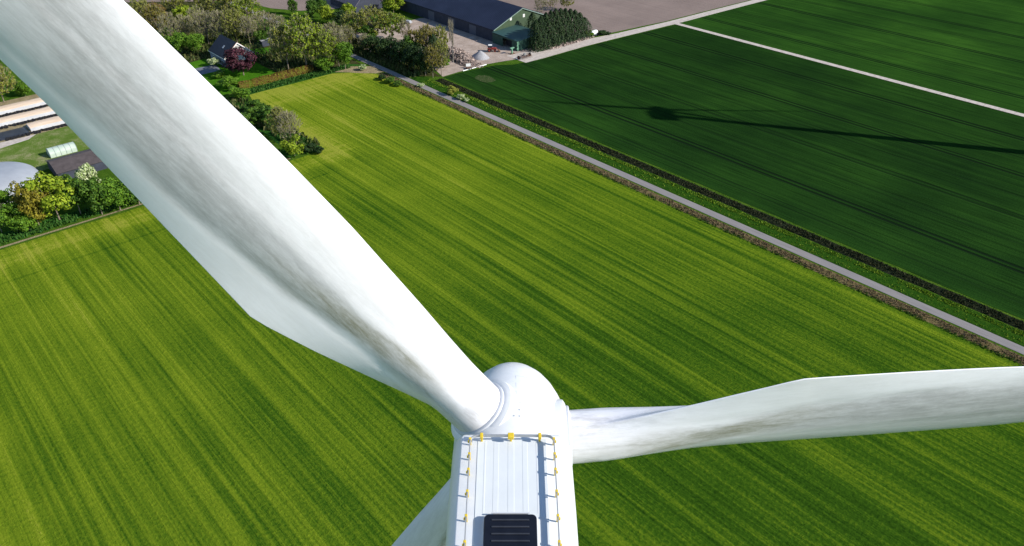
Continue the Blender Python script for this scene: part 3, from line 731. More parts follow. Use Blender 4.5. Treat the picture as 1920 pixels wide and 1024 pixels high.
# ------------------------------------------------------------------ farm buildings (farmland frame: x = n, y = r)
def at(n, r, z=0.): q = W(n, r, z); return (q.x, q.y, z)
M['navy'] = NT('dark_navy_roof'); t = M['navy']; n1 = t.noise(t.coord(), .12, 4); X, Y, Z_ = t.sep(t.coord())
cor = t.math('SINE', t.math('MULTIPLY', Y, 6.0))
M['navy'] = t.done(t.ramp(n1, [(.3, (.012, .016, .034)), (.7, (.020, .026, .052))]), .6, .25, t.bump(cor, .5, .05))
t = NT('green_cladding'); X, Y, Z_ = t.sep(t.coord()); cor = t.math('SINE', t.math('MULTIPLY', X, 9.)); n1 = t.noise(t.coord(), .6, 4)
M['greenclad'] = t.done(t.ramp(n1, [(.3, (.040, .068, .036)), (.7, (.058, .090, .048))]), .6, .3, t.bump(cor, .5, .05))
M['teal'] = plain('teal_green_cladding', (.028, .075, .055), .55, .3, .15, .8)
M['palegreen'] = plain('pale_green_door_edge', (.13, .28, .18), .5, .3, .1, 1)
M['navywall'] = plain('dark_wall', (.045, .05, .07), .8, .2, .2, .6)
M['white'] = plain('white_paint', (.78, .78, .76), .5, .3, .05, 1)
M['slate'] = plain('dark_slate_tiles', (.016, .018, .028), .6, .3, .25, 1.4)
M['wallwhite'] = plain('white_plaster', (.62, .60, .58), .8, .2, .08, .8)
M['orange'] = plain('orange_edge_tiles', (.38, .14, .06), .7, .2, .15, 2)
M['glass'] = plain('window_glass', (.03, .04, .05), .15, .5, .2, 1)
M['lamp'] = plain('pale_roof_window', (.35, .36, .38), .3, .5, .1, 1)
def building(name, label, n0, n1, r0, r1, eave, ridge, wall, roof, over=.25, th=.18, axis='y', cat='house'):
    e = empty(name, at(n0, r0), AZ, label, cat); w_, d_ = n1-n0, r1-r0
    if axis == 'y':
        mb = MB(); mb.prism([(0, 0), (w_, 0), (w_, eave), (w_/2, ridge), (0, eave)], 0, d_); wl = mb.build('wall', wall, e)
        s_ = (ridge-eave)/(w_/2); mb = MB()
        mb.prism([(-over, eave-over*s_+.02), (w_/2, ridge+.02), (w_/2, ridge+th), (-over, eave-over*s_+th)], -over, d_+over)
        mb.prism([(w_+over, eave-over*s_+.02), (w_/2+.001, ridge+.02), (w_/2+.001, ridge+th), (w_+over, eave-over*s_+th)], -over, d_+over)
    else:
        mb = MB(); mb.prism([(0, 0), (d_, 0), (d_, eave), (d_/2, ridge), (0, eave)], 0, w_); mb.v = [Vector((v.y, v.x, v.z)) for v in mb.v]; wl = mb.build('wall', wall, e)
        s_ = (ridge-eave)/(d_/2); mb = MB()
        mb.prism([(-over, eave-over*s_+.02), (d_/2, ridge+.02), (d_/2, ridge+th), (-over, eave-over*s_+th)], -over, w_+over)
        mb.prism([(d_+over, eave-over*s_+.02), (d_/2+.001, ridge+.02), (d_/2+.001, ridge+th), (d_+over, eave-over*s_+th)], -over, w_+over)
        mb.v = [Vector((v.y, v.x, v.z)) for v in mb.v]
    rf = mb.build('roof', roof, e)
    return e, wl, rf
# --- big barn
e, wl, rf = building('barn', 'long barn with dark navy roof and dull green gable beside the gravel yard', 213.3, 245.3, 249.2, 330, 5.2, 11.6, M['greenclad'], M['navy'], .5, .25, cat='barn')
mb = MB().box(-.03, -.001, .01, 80.7, .01, 4.9); mb.build('side_wall', M['navywall'], e)
for x_ in (9.6, 17.2):
    mb = MB().box(x_-.55, x_+.55, -.06, -.002, 7.4, 8.7); wd = mb.build('window', M['white'], e, bevel=.02)
    mb = MB().box(x_-.4, x_+.4, -.075, -.061, 7.55, 8.55); mb.build('pane', M['wallwhite'], wd)
for x0_, x1_, z0, z1, dy in ((-.5, 16, 5.0, 11.36, 0), (16, 32.5, 11.36, 5.0, 0)):
    mb = MB(); mb.add([(x0_, -.56, z0-.1), (x1_, -.56, z1-.1), (x1_, -.51, z1-.1), (x0_, -.51, z0-.1), (x0_, -.56, z0+.22), (x1_, -.56, z1+.22), (x1_, -.51, z1+.22), (x0_, -.51, z0+.22)], [(0,3,2,1),(4,5,6,7),(0,1,5,4),(1,2,6,5),(2,3,7,6),(3,0,4,7)])
    mb.build('roof_trim', plain('barn_trim', (.20, .28, .24), .6, .3, .1), e)
for y_ in (12, 27, 42):
    mb = MB().box(-.05, -.031, y_, y_+4.5, 0.05, 4.2); mb.build('door', plain('grey_door', (.09, .10, .13), .6), e)
# --- annex with big opening
e = empty('shed', at(212.2, 233.2), AZ, 'low green annex with an open dark doorway in front of the barn gable', 'shed')
mb = MB()
mb.box(0, .2, 0, 3.4, 0, 4.1); mb.box(0, .2, 9.2, 15.7, 0, 4.1); mb.box(0, .2, 3.4, 9.2, 3.6, 4.1)
mb.box(.2, 14, 0, .2, 0, 4.1); mb.box(13.8, 14, .2, 15.7, 0, 4.1); mb.build('wall', M['teal'], e)
mb = MB(); mb.add([(-.35, -.35, 4.12), (14.3, -.35, 4.55), (14.3, 15.6, 4.95), (-.35, 15.6, 4.5), (-.35, -.35, 4.3), (14.3, -.35, 4.75), (14.3, 15.6, 5.15), (-.35, 15.6, 4.7)], [(0,3,2,1),(4,5,6,7),(0,1,5,4),(1,2,6,5),(2,3,7,6),(3,0,4,7)]); mb.build('roof', plain('teal_roof', (.028, .07, .065), .6, .3, .15, .7), e)
mb = MB().box(2., 2.1, 3.4, 9.2, 0, 3.6); mb.build('doorway', M['gap'], e)  # near-black panel set back in the opening, painting the unlit interior
mb = MB()
for k in range(6): mb.box(-.05-.22*(k % 2), .9, -.10, -.001, .1+k*.66, .72+k*.66)
mb.build('door_panel', M['palegreen'], e, bevel=.02)
# --- white gabled house
e, wl, rf = building('house', 'small house with steep dark roof and white gable behind the purple tree', 113.8, 125.4, 294., 308.2, 3.9, 8.7, M['wallwhite'], M['slate'], .35, .16)
mb = MB().box(-.03, -.001, .01, 14.1, .01, 3.5); mb.build('side_wall', plain('blue_grey_bricks', (.20, .22, .27), .8, .2, .2, 2.), e)
for (x0_, z0, x1_, z1) in ((-.4, 3.6, 5.8, 8.74), (5.8, 8.74, 12., 3.6)):
    mb = MB(); mb.add([(x0_, -.47, z0-.28), (x1_, -.47, z1-.28), (x1_, -.36, z1-.28), (x0_, -.36, z0-.28), (x0_, -.47, z0+.14), (x1_, -.47, z1+.14), (x1_, -.36, z1+.14), (x0_, -.36, z0+.14)], [(0,3,2,1),(4,5,6,7),(0,1,5,4),(1,2,6,5),(2,3,7,6),(3,0,4,7)])
    mb.build('gable_board', M['white'], e)
    mb = MB(); mb.add([(x0_, -.47, z0+.145), (x1_, -.47, z1+.145), (x1_, -.15, z1+.145), (x0_, -.15, z0+.145), (x0_, -.47, z0+.24), (x1_, -.47, z1+.24), (x1_, -.15, z1+.24), (x0_, -.15, z0+.24)], [(0,3,2,1),(4,5,6,7),(0,1,5,4),(1,2,6,5),(2,3,7,6),(3,0,4,7)])
    mb.build('edge_tiles', M['orange'], rf)
for x_, z_ in ((2.6, 1.), (8.6, 1.), (5.8, 5.2)):
    wd = MB().box(x_-.65, x_+.65, -.05, -.002, z_, z_+1.3).build('window', M['white'], e); MB().box(x_-.52, x_+.52, -.065, -.051, z_+.12, z_+1.18).build('pane', M['glass'], wd)
for y_ in (2.5, 6.2, 10.4):
    wd = MB().box(-.06, -.031, y_, y_+1.3, .9, 2.2).build('window', M['white'], e); MB().box(-.075, -.061, y_+.12, y_+1.18, 1.02, 2.08).build('pane', M['glass'], wd)
mb = MB().box(-.45, -.36, -.3, 14.5, 3.35, 3.55); mb.build('gutter', M['white'], e)
sl_ = 4.8/5.8
mb = MB(); y_ = 5.6; mb.add([(2.2, y_, 3.9+2.2*sl_+.17), (3.2, y_, 3.9+3.2*sl_+.17), (3.2, y_+.9, 3.9+3.2*sl_+.17), (2.2, y_+.9, 3.9+2.2*sl_+.17), (2.2, y_, 3.9+2.2*sl_+.26), (3.2, y_, 3.9+3.2*sl_+.26), (3.2, y_+.9, 3.9+3.2*sl_+.26), (2.2, y_+.9, 3.9+2.2*sl_+.26)], [(0,3,2,1),(4,5,6,7),(0,1,5,4),(1,2,6,5),(2,3,7,6),(3,0,4,7)]); mb.build('skylight', M['lamp'], rf)
# --- purple-grey roofed farmhouse at the top edge
q = L(690, 22); building('farmhouse', 'farmhouse with purple grey roof at the top edge beyond the trees', q[0]-6, q[0]+9, q[1]+1, q[1]+24, 3.4, 10.5, M['navywall'], plain('purple_grey_tiles', (.20, .165, .18), .8, .2, .2, 1.2), .4, .2)
# --- small garden shed
q = L(503, 86); building('garden_shed', 'small shed with pale flat-looking roof between the garden trees', q[0]-2.5, q[0]+4.5, q[1], q[1]+5, 2.4, 3.1, M['navywall'], plain('pale_shed_roof', (.34, .33, .35), .7, .3, .1, 1), .25, .1)
# --- long dark-roofed shed by the dome
e, wl, rf = building('shed', 'long low shed with brown-black roof behind the lime green trees', 35.6, 62., 232.8, 243.8, 2.6, 4.2, M['navywall'], plain('dark_brown_roofing', (.075, .062, .062), .85, .2, .25, .7), .3, .12, axis='x')
# --- translucent barrel greenhouse with hoops
e = empty('greenhouse', at(38.2, 251.2), AZ, 'cream translucent barrel greenhouse with five bays behind the long shed', 'greenhouse')
t = NT('milky_plastic'); n1 = t.noise(t.coord(), .8, 4); M['milky'] = t.done(t.ramp(n1, [(.3, (.46, .56, .47)), (.7, (.60, .68, .58))]), .35, .4, trans=.2)
arc = [(2.0-2.0*cos(pi*k/14), .9+1.5*sin(pi*k/14)) for k in range(15)]
prof_ = [(0, 0)]+arc+[(4, 0)]
mb = MB(); mb.prism(prof_, 0, 7.6); mb.v = [Vector((v.y, v.x, v.z)) for v in mb.v]; mb.build('cover', M['milky'], e, auto=60)
for k in range(6):
    x_ = k*1.52; MB().path([(x_, a-.0 if 0 < a < 4 else a+(.03 if a >= 4 else -.03), z+.03) for a, z in prof_], .06, 5).build('hoop', plain('grey_hoop', (.22, .26, .25), .6), e)
MB().tube((0, 1.1, 2.2), (7.6, 1.1, 2.2), .04, .04, 5).build('purlin', plain('grey_purlin', (.3, .33, .32), .6), e)
# --- domed tank
e = empty('storage_tank', at(20.8, 239.5), AZ, 'round tank with pale grey domed cover at the left edge', 'tank')
t = NT('grey_membrane'); n1 = t.noise(t.coord(), .25, 4); M['memb'] = t.done(t.ramp(n1, [(.3, (.26, .28, .315)), (.7, (.32, .34, .375))]), .5, .3)
mb = MB(); Rd = 11.2; mb.lathe([(Rd, 2.2)]+[(Rd*cos(a), 2.2+3.6*sin(a)) for a in [radians(7.5*k) for k in range(1, 12)]]+[(.02, 5.8)], 64); mb.build('domed_cover', M['memb'], e, smooth=True)
mb = MB(); mb.lathe([(Rd-.05, 0), (Rd-.05, 2.15)], 64); mb.build('tank_wall', plain('tank_concrete', (.34, .34, .35), .8, .2, .1, .5), e, auto=40)
mb = MB(); mb.lathe([(Rd-.02, 2.05), (Rd+.12, 2.05), (Rd+.12, 2.25), (Rd-.02, 2.25)], 64, None, False, False); mb.build('rim', M['collar'], e)
# --- silage clamps: long low heaps, peach covers above grey side sheets
t = NT('peach_silage_cover'); X, Y, Z_ = t.sep(t.coord()); n1 = t.noise(t.coord('Object', (.2, 1, 1)), .8, 5, .7)
M['peach'] = t.done(t.ramp(n1, [(.3, (.56, .42, .30)), (.7, (.76, .60, .45))]), .7, .2, t.bump(n1, .4, .2))
M['greysheet'] = plain('grey_side_sheet', (.42, .42, .43), .6, .3, .12, .5)
M['blacksheet'] = plain('black_silage_sheet', (.03, .032, .038), .4, .4, .5, .9)
def clamp(n0, n1, r0, r1, lab):
    e = empty('silage_clamp', at(n0, r0), AZ, lab, 'silage clamp'); L_, D_ = n1-n0, r1-r0; nx = int(L_/1.2)
    vs, fs = [], []; pf = [(0, 0), (.35, 1.0), (.9, 1.2), (D_/2, 1.42), (D_-.9, 1.2), (D_-.35, 1.0), (D_, 0)]
    for i in range(nx+1):
        x_ = L_*i/nx; sc = 1 if .5 < i < nx-.5 else .9
        for (y_, z_) in pf: vs.append((x_, y_, z_*sc*(1+.07*noise.noise(Vector((x_*.5+n0, y_*.7, r0))))))
    for i in range(nx):
        for j in range(6): k = i*7+j; fs.append((k, k+7, k+8, k+1))
    fs += [tuple(range(7)), tuple(nx*7+j for j in range(6, -1, -1))]
    top = [f_ for i, f_ in enumerate(fs) if i < nx*6 and i % 6 in (1, 2, 3, 4)]; side = [f_ for f_ in fs if f_ not in top]
    mb = MB(); mb.v = [Vector(v) for v in vs]; mb.f = top; mb.build('top_cover', M['peach'], e, smooth=True)
    mb = MB(); mb.v = [Vector(v)+Vector((0, 0, -.003)) for v in vs]; mb.f = side; mb.build('side_sheet', M['greysheet'], e)
clamp(-60, 58, 299.6, 305.6, 'peach covered silage clamp farthest of the three, beyond two tyre rows')
clamp(-60, 58, 288.4, 294.4, 'peach covered silage clamp in the middle of the three')
clamp(39.4, 60, 277.2, 283.2, 'shorter peach covered silage clamp nearest the greenhouse, ending at a black sheet')
e = MB(); vs, fs = [], []
nx, ny = 60, 8
for i in range(nx+1):
    for j in range(ny+1):
        x_, y_ = 70*i/nx, 8*j/ny; ed = min(1, min(i, nx-i, j, ny-j)/1.5)
        vs.append((x_, y_, ed*(.35+.22*noise.noise(Vector((x_*.6, y_*.6, 5)))+.12*noise.noise(Vector((x_*2, y_*2, 1))))))
for i in range(nx):
    for j in range(ny): k = i*(ny+1)+j; fs.append((k, k+ny+1, k+ny+2, k+1))
o = mobj('black_sheet', vs, fs, M['blacksheet'], None, True, at(-31, 275.4), AZ); tag(o, 'wrinkled black plastic sheet lying before the shortest peach clamp', 'plastic sheet')
# tyres in rows between the clamps
mb = MB(); ringp = []
vs, fs = [], []
for i in range(14):
    for j in range(7):
        a, b_ = 2*pi*i/14, 2*pi*j/7; rr = .40+.17*cos(b_); vs.append((rr*cos(a), rr*sin(a), .15+.15*sin(b_)))
for i in range(14):
    for j in range(7): fs.append((i*7+j, ((i+1) % 14)*7+j, ((i+1) % 14)*7+(j+1) % 7, i*7+(j+1) % 7))
TY = mesh('tyre', vs, fs, plain('tyre_rubber', (.018, .018, .02), .8, .2, .3, 2))
for f_ in TY.polygons: f_.use_smooth = True
rows = ((306.9, 30, 52, 'black tyre in the farthest row, beyond the farthest peach clamp', 'tyres in the farthest row'),
        (298.4, 28, 52, 'black tyre in the row between the farthest and the middle clamp', 'tyres in the second row'),
        (287.2, 26, 52, 'black tyre in the row in front of the middle clamp', 'tyres in the third row'),
        (275.9, 32, 52, 'black tyre in the row nearest the grass and greenhouse', 'tyres in the nearest row'))
rt = random.Random(5)
for (r_, n0, n1, lab, g) in rows:
    n_ = n0
    while n_ < n1:
        for lay in range(3 if rt.random() < .8 else 2):
            o = bpy.data.objects.new('tyre', TY); C.objects.link(o); q = W(n_+rt.uniform(-.1, .1)+(lay % 2)*.4, r_+rt.uniform(-.15, .15)-lay*.62)
            o.location = (q.x, q.y, .08+.1*(lay == 1)); o.rotation_euler = (rt.uniform(-.35, .35), rt.uniform(-.35, .35), rt.uniform(0, 3)); tag(o, lab, 'tyre', g)
        n_ += rt.uniform(1.05, 1.3)
# ------------------------------------------------------------------ yard objects
M['rubble'] = leafmat('rubble_chunks', [(.08, .06, .05), (.20, .15, .125), (.36, .28, .24)], 0)
M['redpaint'] = plain('red_tractor_paint', (.28, .045, .03), .5, .4, .15, 2)
M['rubber'] = plain('rubber', (.02, .02, .022), .8, .2, .2, 2)
M['rust'] = plain('rusty_steel', (.13, .075, .05), .8, .2, .35, 2)
random.seed(11)
def rubble(name, lab, c, a, b, h, cnt, s0, s1, rot=0.):
    vs, fs = [], []
    for _ in range(cnt):
        u, v = random.gauss(0, .45), random.gauss(0, .45)
        if u*u+v*v > 1.1: continue
        x_, y_ = u*a, v*b; z_ = h*max(0, 1-(u*u+v*v))*random.uniform(.4, 1); s_ = random.uniform(s0, s1); k = len(vs)
        R_ = Matrix.Rotation(random.uniform(0, 6), 3, rdir())
        for d_ in ((-1,-1,-1),(1,-1,-1),(1,1,-1),(-1,1,-1),(-1,-1,1),(1,-1,1),(1,1,1),(-1,1,1)):
            vs.append(Vector((x_, y_, z_))+R_@Vector((d_[0]*s_*random.uniform(.6, 1.3), d_[1]*s_*random.uniform(.6, 1.2), d_[2]*s_*.6)))
        fs += [tuple(k+i for i in f_) for f_ in ((0,3,2,1),(4,5,6,7),(0,1,5,4),(1,2,6,5),(2,3,7,6),(3,0,4,7))]
    o = mobj(name, vs, fs, M['rubble'], None, False, at(*c), AZ+rot); return tag(o, lab, 'rubble pile', kind='stuff')
rubble('rubble_pile', 'long heap of brown rubble and broken stones left of the pale heap', (189.5, 243.5), 4.5, 14, 2.3, 1500, .2, .62, -.25)
rubble('rubble_pile', 'scatter of brown rubble along the near edge of the yard', (187.5, 233.2), 3.4, 5.5, .8, 420, .15, .4, .2)
rubble('earth_clods', 'strip of brown earth clods at the foot of the conifers', (236, 226.4), 16, 1.6, .6, 500, .15, .45, 0)
# conical heap
mb = MB(); vs, fs = [], []
for k in range(9):
    for i in range(28):
        a = 2*pi*i/28; rr = 3.6*(1-k/8.)**.9; z_ = 2.9*(k/8.)**.9*(1 if k < 8 else .97)
        d_ = 1+.12*noise.noise(Vector((cos(a)*1.3, sin(a)*1.3, k*.3))); vs.append((rr*d_*cos(a), rr*d_*sin(a)*1.1, z_))
for k in range(8):
    for i in range(28): fs.append((k*28+i, k*28+(i+1) % 28, (k+1)*28+(i+1) % 28, (k+1)*28+i))
fs.append(tuple(8*28+i for i in range(28)))
t = NT('pale_grey_grit'); n1 = t.noise(t.coord(), 3., 5, .7); M['grit'] = t.done(t.ramp(n1, [(.3, (.22, .21, .22)), (.7, (.42, .41, .42))]), .95, .1, t.bump(n1, .5, .15))
q = L(901, 108); o = mobj('grit_heap', vs, fs, M['grit'], None, True, at(q[0], q[1]), AZ); tag(o, 'pale grey conical heap of grit in the middle of the yard', 'grit heap')
def wheel(parent, x, y, r_, w_, name='wheel'):
    Rm = Matrix.Translation((x, y, r_)) @ Matrix.Rotation(pi/2, 4, 'Y')
    mb = MB(); mb.lathe([(r_*.55, -w_/2), (r_*.95, -w_/2), (r_, -w_*.3), (r_, w_*.3), (r_*.95, w_/2), (r_*.55, w_/2)], 20, Rm); o_ = mb.build(name, M['rubber'], parent, auto=40)
    mb = MB(); mb.lathe([(r_*.5, -w_/2-.02), (r_*.5, w_/2+.02)], 14, Rm); mb.build('rim', M['redpaint'], o_)
def tractor(n_, r_, rz, lab):
    e = empty('tractor', at(n_, r_), AZ+rz, lab, 'tractor')
    mb = MB(); mb.box(-.42, .42, .2, 2.1, .85, 1.75); mb.box(-.3, .3, -1.3, .3, .6, 1.2); mb.build('body', M['redpaint'], e, bevel=.08)
    mb = MB(); mb.box(-.68, .68, -1.1, .25, 1.2, 1.5); mb.build('cab_floor', M['redpaint'], e, bevel=.04)
    mb = MB()
    for sx in (-.62, .62):
        for sy in (-1.05, .2): mb.tube((sx, sy, 1.5), (sx*.92, sy*.95, 2.7), .05)
    mb.build('cab_frame', M['rubber'], e)
    MB().box(-.55, .55, -.95, .1, 1.5, 2.66).build('cab_windows', M['glass'], e, bevel=.05)
    MB().box(-.72, .72, -1.2, .35, 2.68, 2.84).build('cab_roof', M['white'], e, bevel=.05)
    for sx in (-.85, .85):
        wheel(e, sx, -.75, .82, .5, 'rear_wheel'); wheel(e, sx*.88, 1.55, .52, .38, 'front_wheel')
        MB().box(sx-.3, sx+.3, -1.5, .0, 1.62, 1.70).build('mudguard', M['redpaint'], e, bevel=.03)
    mb = MB()
    for sx in (-.5, .5): mb.path([(sx, .4, 1.6), (sx, 1.9, 1.5), (sx, 3.0, .5)], .07, 6)
    mb.build('loader_arms', M['redpaint'], e)
    mb = MB(); mb.prism([(2.9, .15), (3.7, .1), (3.75, .2), (3.1, .95), (2.95, .9)], -.95, .95); mb.v = [Vector((v.y, v.x, v.z)) for v in mb.v]; mb.build('loader_bucket', M['rust'], e)
    MB().tube((.25, 1.4, 1.75), (.25, 1.4, 2.5), .05).build('exhaust', M['rubber'], e)
q = L(921, 97); tractor(q[0], q[1], -2.3, 'red farm tractor with a loader standing by the barn corner')
# implement by the track
q = L(984, 109); e = empty('cultivator', at(q[0], q[1]), AZ, 'rusty farm cultivator with two wheels beside the gravel track', 'cultivator')
mb = MB()
for y_ in (-1.2, 0, 1.2): mb.box(-2.6, 2.6, y_-.07, y_+.07, .85, 1.0)
for x_ in (-2.4, -.8, .8, 2.4): mb.box(x_-.06, x_+.06, -1.2, 1.2, 1.0, 1.12)
mb.path([(0, 1.2, 1.), (0, 3.2, .7)], .08, 6); mb.build('frame', M['rust'], e)
for y_ in (-1.2, 0, 1.2):
    mb = MB()
    for k in range(8): x_ = -2.45+k*.7; mb.path([(x_, y_, .86), (x_, y_-.35, .5), (x_, y_-.05, .03)], .04, 5)
    mb.build('tine_row', M['rust'], e)
wheel(e, -3.0, .3, .75, .45); wheel(e, 3.0, .3, .75, .45)
MB().box(-.5, .5, -.3, .5, 1.13, 1.9).build('seed_box', plain('grey_box', (.2, .2, .2), .6), e, bevel=.05)
# second small machine near the yard edge
q = L(879, 130); e = empty('trailer', at(q[0], q[1]), AZ-.5, 'small trailer with a white front panel at the near edge of the yard', 'trailer')
MB().box(-.9, .9, -1.2, 1.2, .6, .75).build('bed', M['rust'], e); MB().box(-.9, .9, 1.0, 1.15, .76, 1.9).build('front_panel', M['white'], e, bevel=.03)
for sx in (-1.05, 1.05): wheel(e, sx, 0, .38, .22)
MB().path([(0, 1.2, .6), (0, 2.3, .45)], .05, 6).build('drawbar', M['rust'], e)
# feeder on the yard: post with a crosshead
q = L(960, 101); e = empty('loading_hopper', at(q[0], q[1]), AZ, 'pale green T-shaped hopper standing before the annex doorway', 'hopper')
MB().box(-.25, .25, -.25, .25, 0, 2.2).build('post', M['palegreen'], e, bevel=.03); MB().box(-1.0, 1.0, -.4, .4, 2.21, 2.6).build('hopper_head', M['palegreen'], e, bevel=.05); MB().box(-1.3, 1.3, -.8, .8, .02, .18).build('base', M['rust'], e)
# white gas tank by the bushes
q = L(1113, 67); e = empty('gas_tank', at(q[0], q[1]), AZ, 'small white rounded gas tank between the conifers and the track', 'gas tank')
Rm = Matrix.Translation((0, 0, 1.3)) @ Matrix.Rotation(pi/2, 4, 'Y')
mb = MB(); mb.lathe([(.05, -2.2), (.6, -2.05), (.95, -1.7), (1.05, -1.3), (1.05, 1.3), (.95, 1.7), (.6, 2.05), (.05, 2.2)], 24, Rm); mb.build('tank_body', M['white'], e, auto=60)
for sx in (-1.1, 1.1): MB().box(sx-.12, sx+.12, -.7, .7, 0, .42).build('foot', M['collar'], e)
MB().lathe([(.22, 0), (.22, .25), (.1, .3)], 12, Matrix.Translation((0, 0, 2.3))).build('valve_cap', M['palegreen'], e)
# pale pipe lying along the yard border
a_, b_ = W(*L(868, 134)), W(*L(912, 122)); o = MB().tube((a_.x, a_.y, .2), (b_.x, b_.y, .2), .17, .17, 8).build('pipe', M['white'], None); tag(o, 'long pale pipe lying on the grass along the yard edge', 'pipe')
# vehicle parked in the dark lane beside the barn
q = L(764, 44); e = empty('parked_car', at(q[0], q[1]), AZ+.3, 'pale car parked in the shade of the barn wall', 'car')
mb = MB(); mb.prism([(-2.1, .35), (2.1, .35), (2.15, .8), (1.3, .95), (.7, 1.42), (-1.3, 1.45), (-1.9, .95), (-2.15, .85)], -.85, .85); mb.v = [Vector((v.y, v.x, v.z)) for v in mb.v]; mb.build('body', M['lamp'], e, bevel=.07)
MB().box(-.70, .70, -1.15, .55, 1.0, 1.40).build('windows', M['glass'], e); 
for sx in (-.8, .8):
    for sy in (-1.3, 1.3): wheel(e, sx, sy, .32, .2)
# brown and yellow-green hedge behind the meadow
random.seed(3); vs, fs = [], []
Lh = L(580, 134)[0]-L(447, 166)[0]+1.5
for _ in range(6500):
    x_ = random.uniform(0, Lh); a = random.uniform(-.2, pi+.2); hh = 2.5*(1+.16*noise.noise(Vector((x_*.35, 0, 0)))+.12*noise.noise(Vector((x_*1.1, 3, 0)))); ww = 1.25*(1+.2*noise.noise(Vector((x_*.5, 7, 0))))
    k = random.uniform(.85, 1.05); p = Vector((x_, ww*cos(a)*k, max(.05, hh*(.25+.75*sin(a))*k if sin(a) > 0 else random.uniform(.05, .6)))); quad(vs, fs, p, Vector((0, cos(a), sin(a)+.2))+rdir()*.6, .30)
t = NT('mixed_hedge_leaves'); g = t.n('NewGeometry'); X, Y, Z_ = t.sep(t.coord()); n1 = t.noise(t.coord('Object', (1, .3, .3)), .35, 3, .6)
f = t.math('ADD', t.math('MULTIPLY', g.outputs['Random Per Island'], .35), t.math('MULTIPLY', n1, .8))
M['hedge'] = t.done(t.ramp(f, [(.35, (.07, .030, .012)), (.52, (.13, .072, .018)), (.62, (.17, .15, .016)), (.8, (.10, .15, .012))]), .7, .15, trans=.2)
q0 = L(447, 167); o = mobj('hedge', vs, fs, M['hedge'], None, False, at(q0[0], q0[1]-.5), AZ); tag(o, 'clipped hedge of brown and yellow-green foliage between garden and meadow', 'hedge')
# ------------------------------------------------------------------ trees, placed by where their trunks meet the ground
T = tree
# left-hand hedgerow, nearest the meadow
T('bare', 'olive', 4, 437, 372, 46, 'brown-grey half bare tree at the left edge below the dome')
T('leafy', 'green', 34, 436, 378, 62, 'bright green bushy tree between the bare tree and the golden one')
T('leafy', 'green', 8, 400, 352, 50, 'light green crown overlapping the domed tank at the left edge')
T('leafy', 'rust', 74, 424, 333, 62, 'golden brown young-leaved tree in front of the domed tank')
T('leafy', 'lime', 112, 412, 318, 84, 'big round lime green tree in front of the long dark shed')
T('leafy', 'deep', 152, 402, 326, 56, 'mid green tree right of the big lime green one')
T('leafy', 'white', 176, 372, 302, 44, 'tree with creamy white blossom at the corner of the dark shed')
T('leafy', 'deep', 192, 402, 328, 60, 'deep green tree below the white blossoming one')
T('leafy', 'green', 226, 394, 332, 62, 'fresh green tree at the end of the row beside the huge blade')
T('leafy', 'deep', 262, 384, 330, 60, 'dark green tree partly behind the huge blade')
T('leafy', 'deep', 300, 372, 320, 60, 'tree hidden mostly behind the huge blade')
T('shrub', 'green', 58, 434, 398, 44, 'low leafy shrub at the foot of the golden brown tree')
# beyond the silage clamps
T('budding', 'olive', 8, 192, 118, 66, 'olive brown budding tree beyond the tyre rows at the left edge')
T('leafy', 'green', 48, 180, 148, 38, 'small bright green tree beside the blade beyond the tyre rows')
T('budding', 'olive', -30, 192, 115, 60, 'olive tree outside the left edge beyond the tyre rows')
# notch in the meadow
T('shrub', 'green', 430, 168, 142, 44, 'pale green shrub beside the blade at the end of the hedge')
T('shrub', 'green', 452, 186, 160, 44, 'light green shrub at the corner of the meadow near the hedge')
T('shrub', 'deep', 478, 214, 184, 44, 'dark leafy shrub along the meadow corner, nearest the hedge')
T('shrub', 'deep', 505, 238, 196, 48, 'dark leafy shrub in the middle of the clump by the blade')
T('shrub', 'deep', 470, 240, 200, 50, 'dark shrub half hidden by the blade')
T('budding', 'olive', 528, 262, 200, 54, 'olive twiggy tree in the clump beside the blade')
T('bare', 'olive', 548, 272, 204, 54, 'brown bare tree standing out of the clump at the meadow notch')
T('shrub', 'lime', 553, 292, 252, 44, 'yellow-green shrub at the foot of the brown bare tree')
T('shrub', 'dark', 583, 285, 268, 30, 'low dark shrub at the tip of the meadow notch')
T('shrub', 'dark', 600, 288, 276, 22, 'smallest dark shrub at the very tip of the notch')
# garden of the small house
T('leafy', 'purple', 457, 141, 84, 66, 'round purple-leaved tree in front of the white gable')
T('conifer', 'dark', 487, 112, 79, 26, 'dark green columnar tree right of the purple tree')
T('shrub', 'white', 402, 124, 106, 24, 'shrub with white flowers beside the small house')
T('shrub', 'green', 412, 146, 132, 30, 'pale shrub between the blade and the lawn')
T('leafy', 'green', 342, 100, 60, 42, 'bright green tree next to the blade left of the small house')
T('leafy', 'green', 370, 100, 62, 40, 'bright green tree just left of the small house roof')
T('leafy', 'green', 318, 86, 48, 36, 'green tree deep beside the blade')
T('bare', 'olive', 392, 84, 18, 50, 'grey bare tree behind the roof of the small house')
T('bare', 'olive', 420, 84, 14, 50, 'tall grey bare tree right behind the small house ridge')
T('budding', 'olive', 446, 84, 16, 50, 'olive bare tree behind the purple tree')
T('shrub', 'dark', 462, 72, 46, 32, 'dark evergreen shrub in the wood behind the house')
T('bare', 'olive', 470, 86, 26, 40, 'thin bare tree beside the dark evergreen shrub')
T('leafy', 'deep', 492, 84, 54, 30, 'small green tree in front of the garden shed roof')
T('leafy', 'deep', 508, 82, 50, 28, 'green bushy tree behind the garden shed')
T('budding', 'rust', 300, 76, 10, 56, 'tree with rusty orange buds at the top left beside the blade')
T('budding', 'orange', 302, 60, 2, 44, 'orange-budded tree rising above the rusty one')
T('bare', 'olive', 326, 88, 22, 46, 'grey twiggy tree right of the rusty orange one')
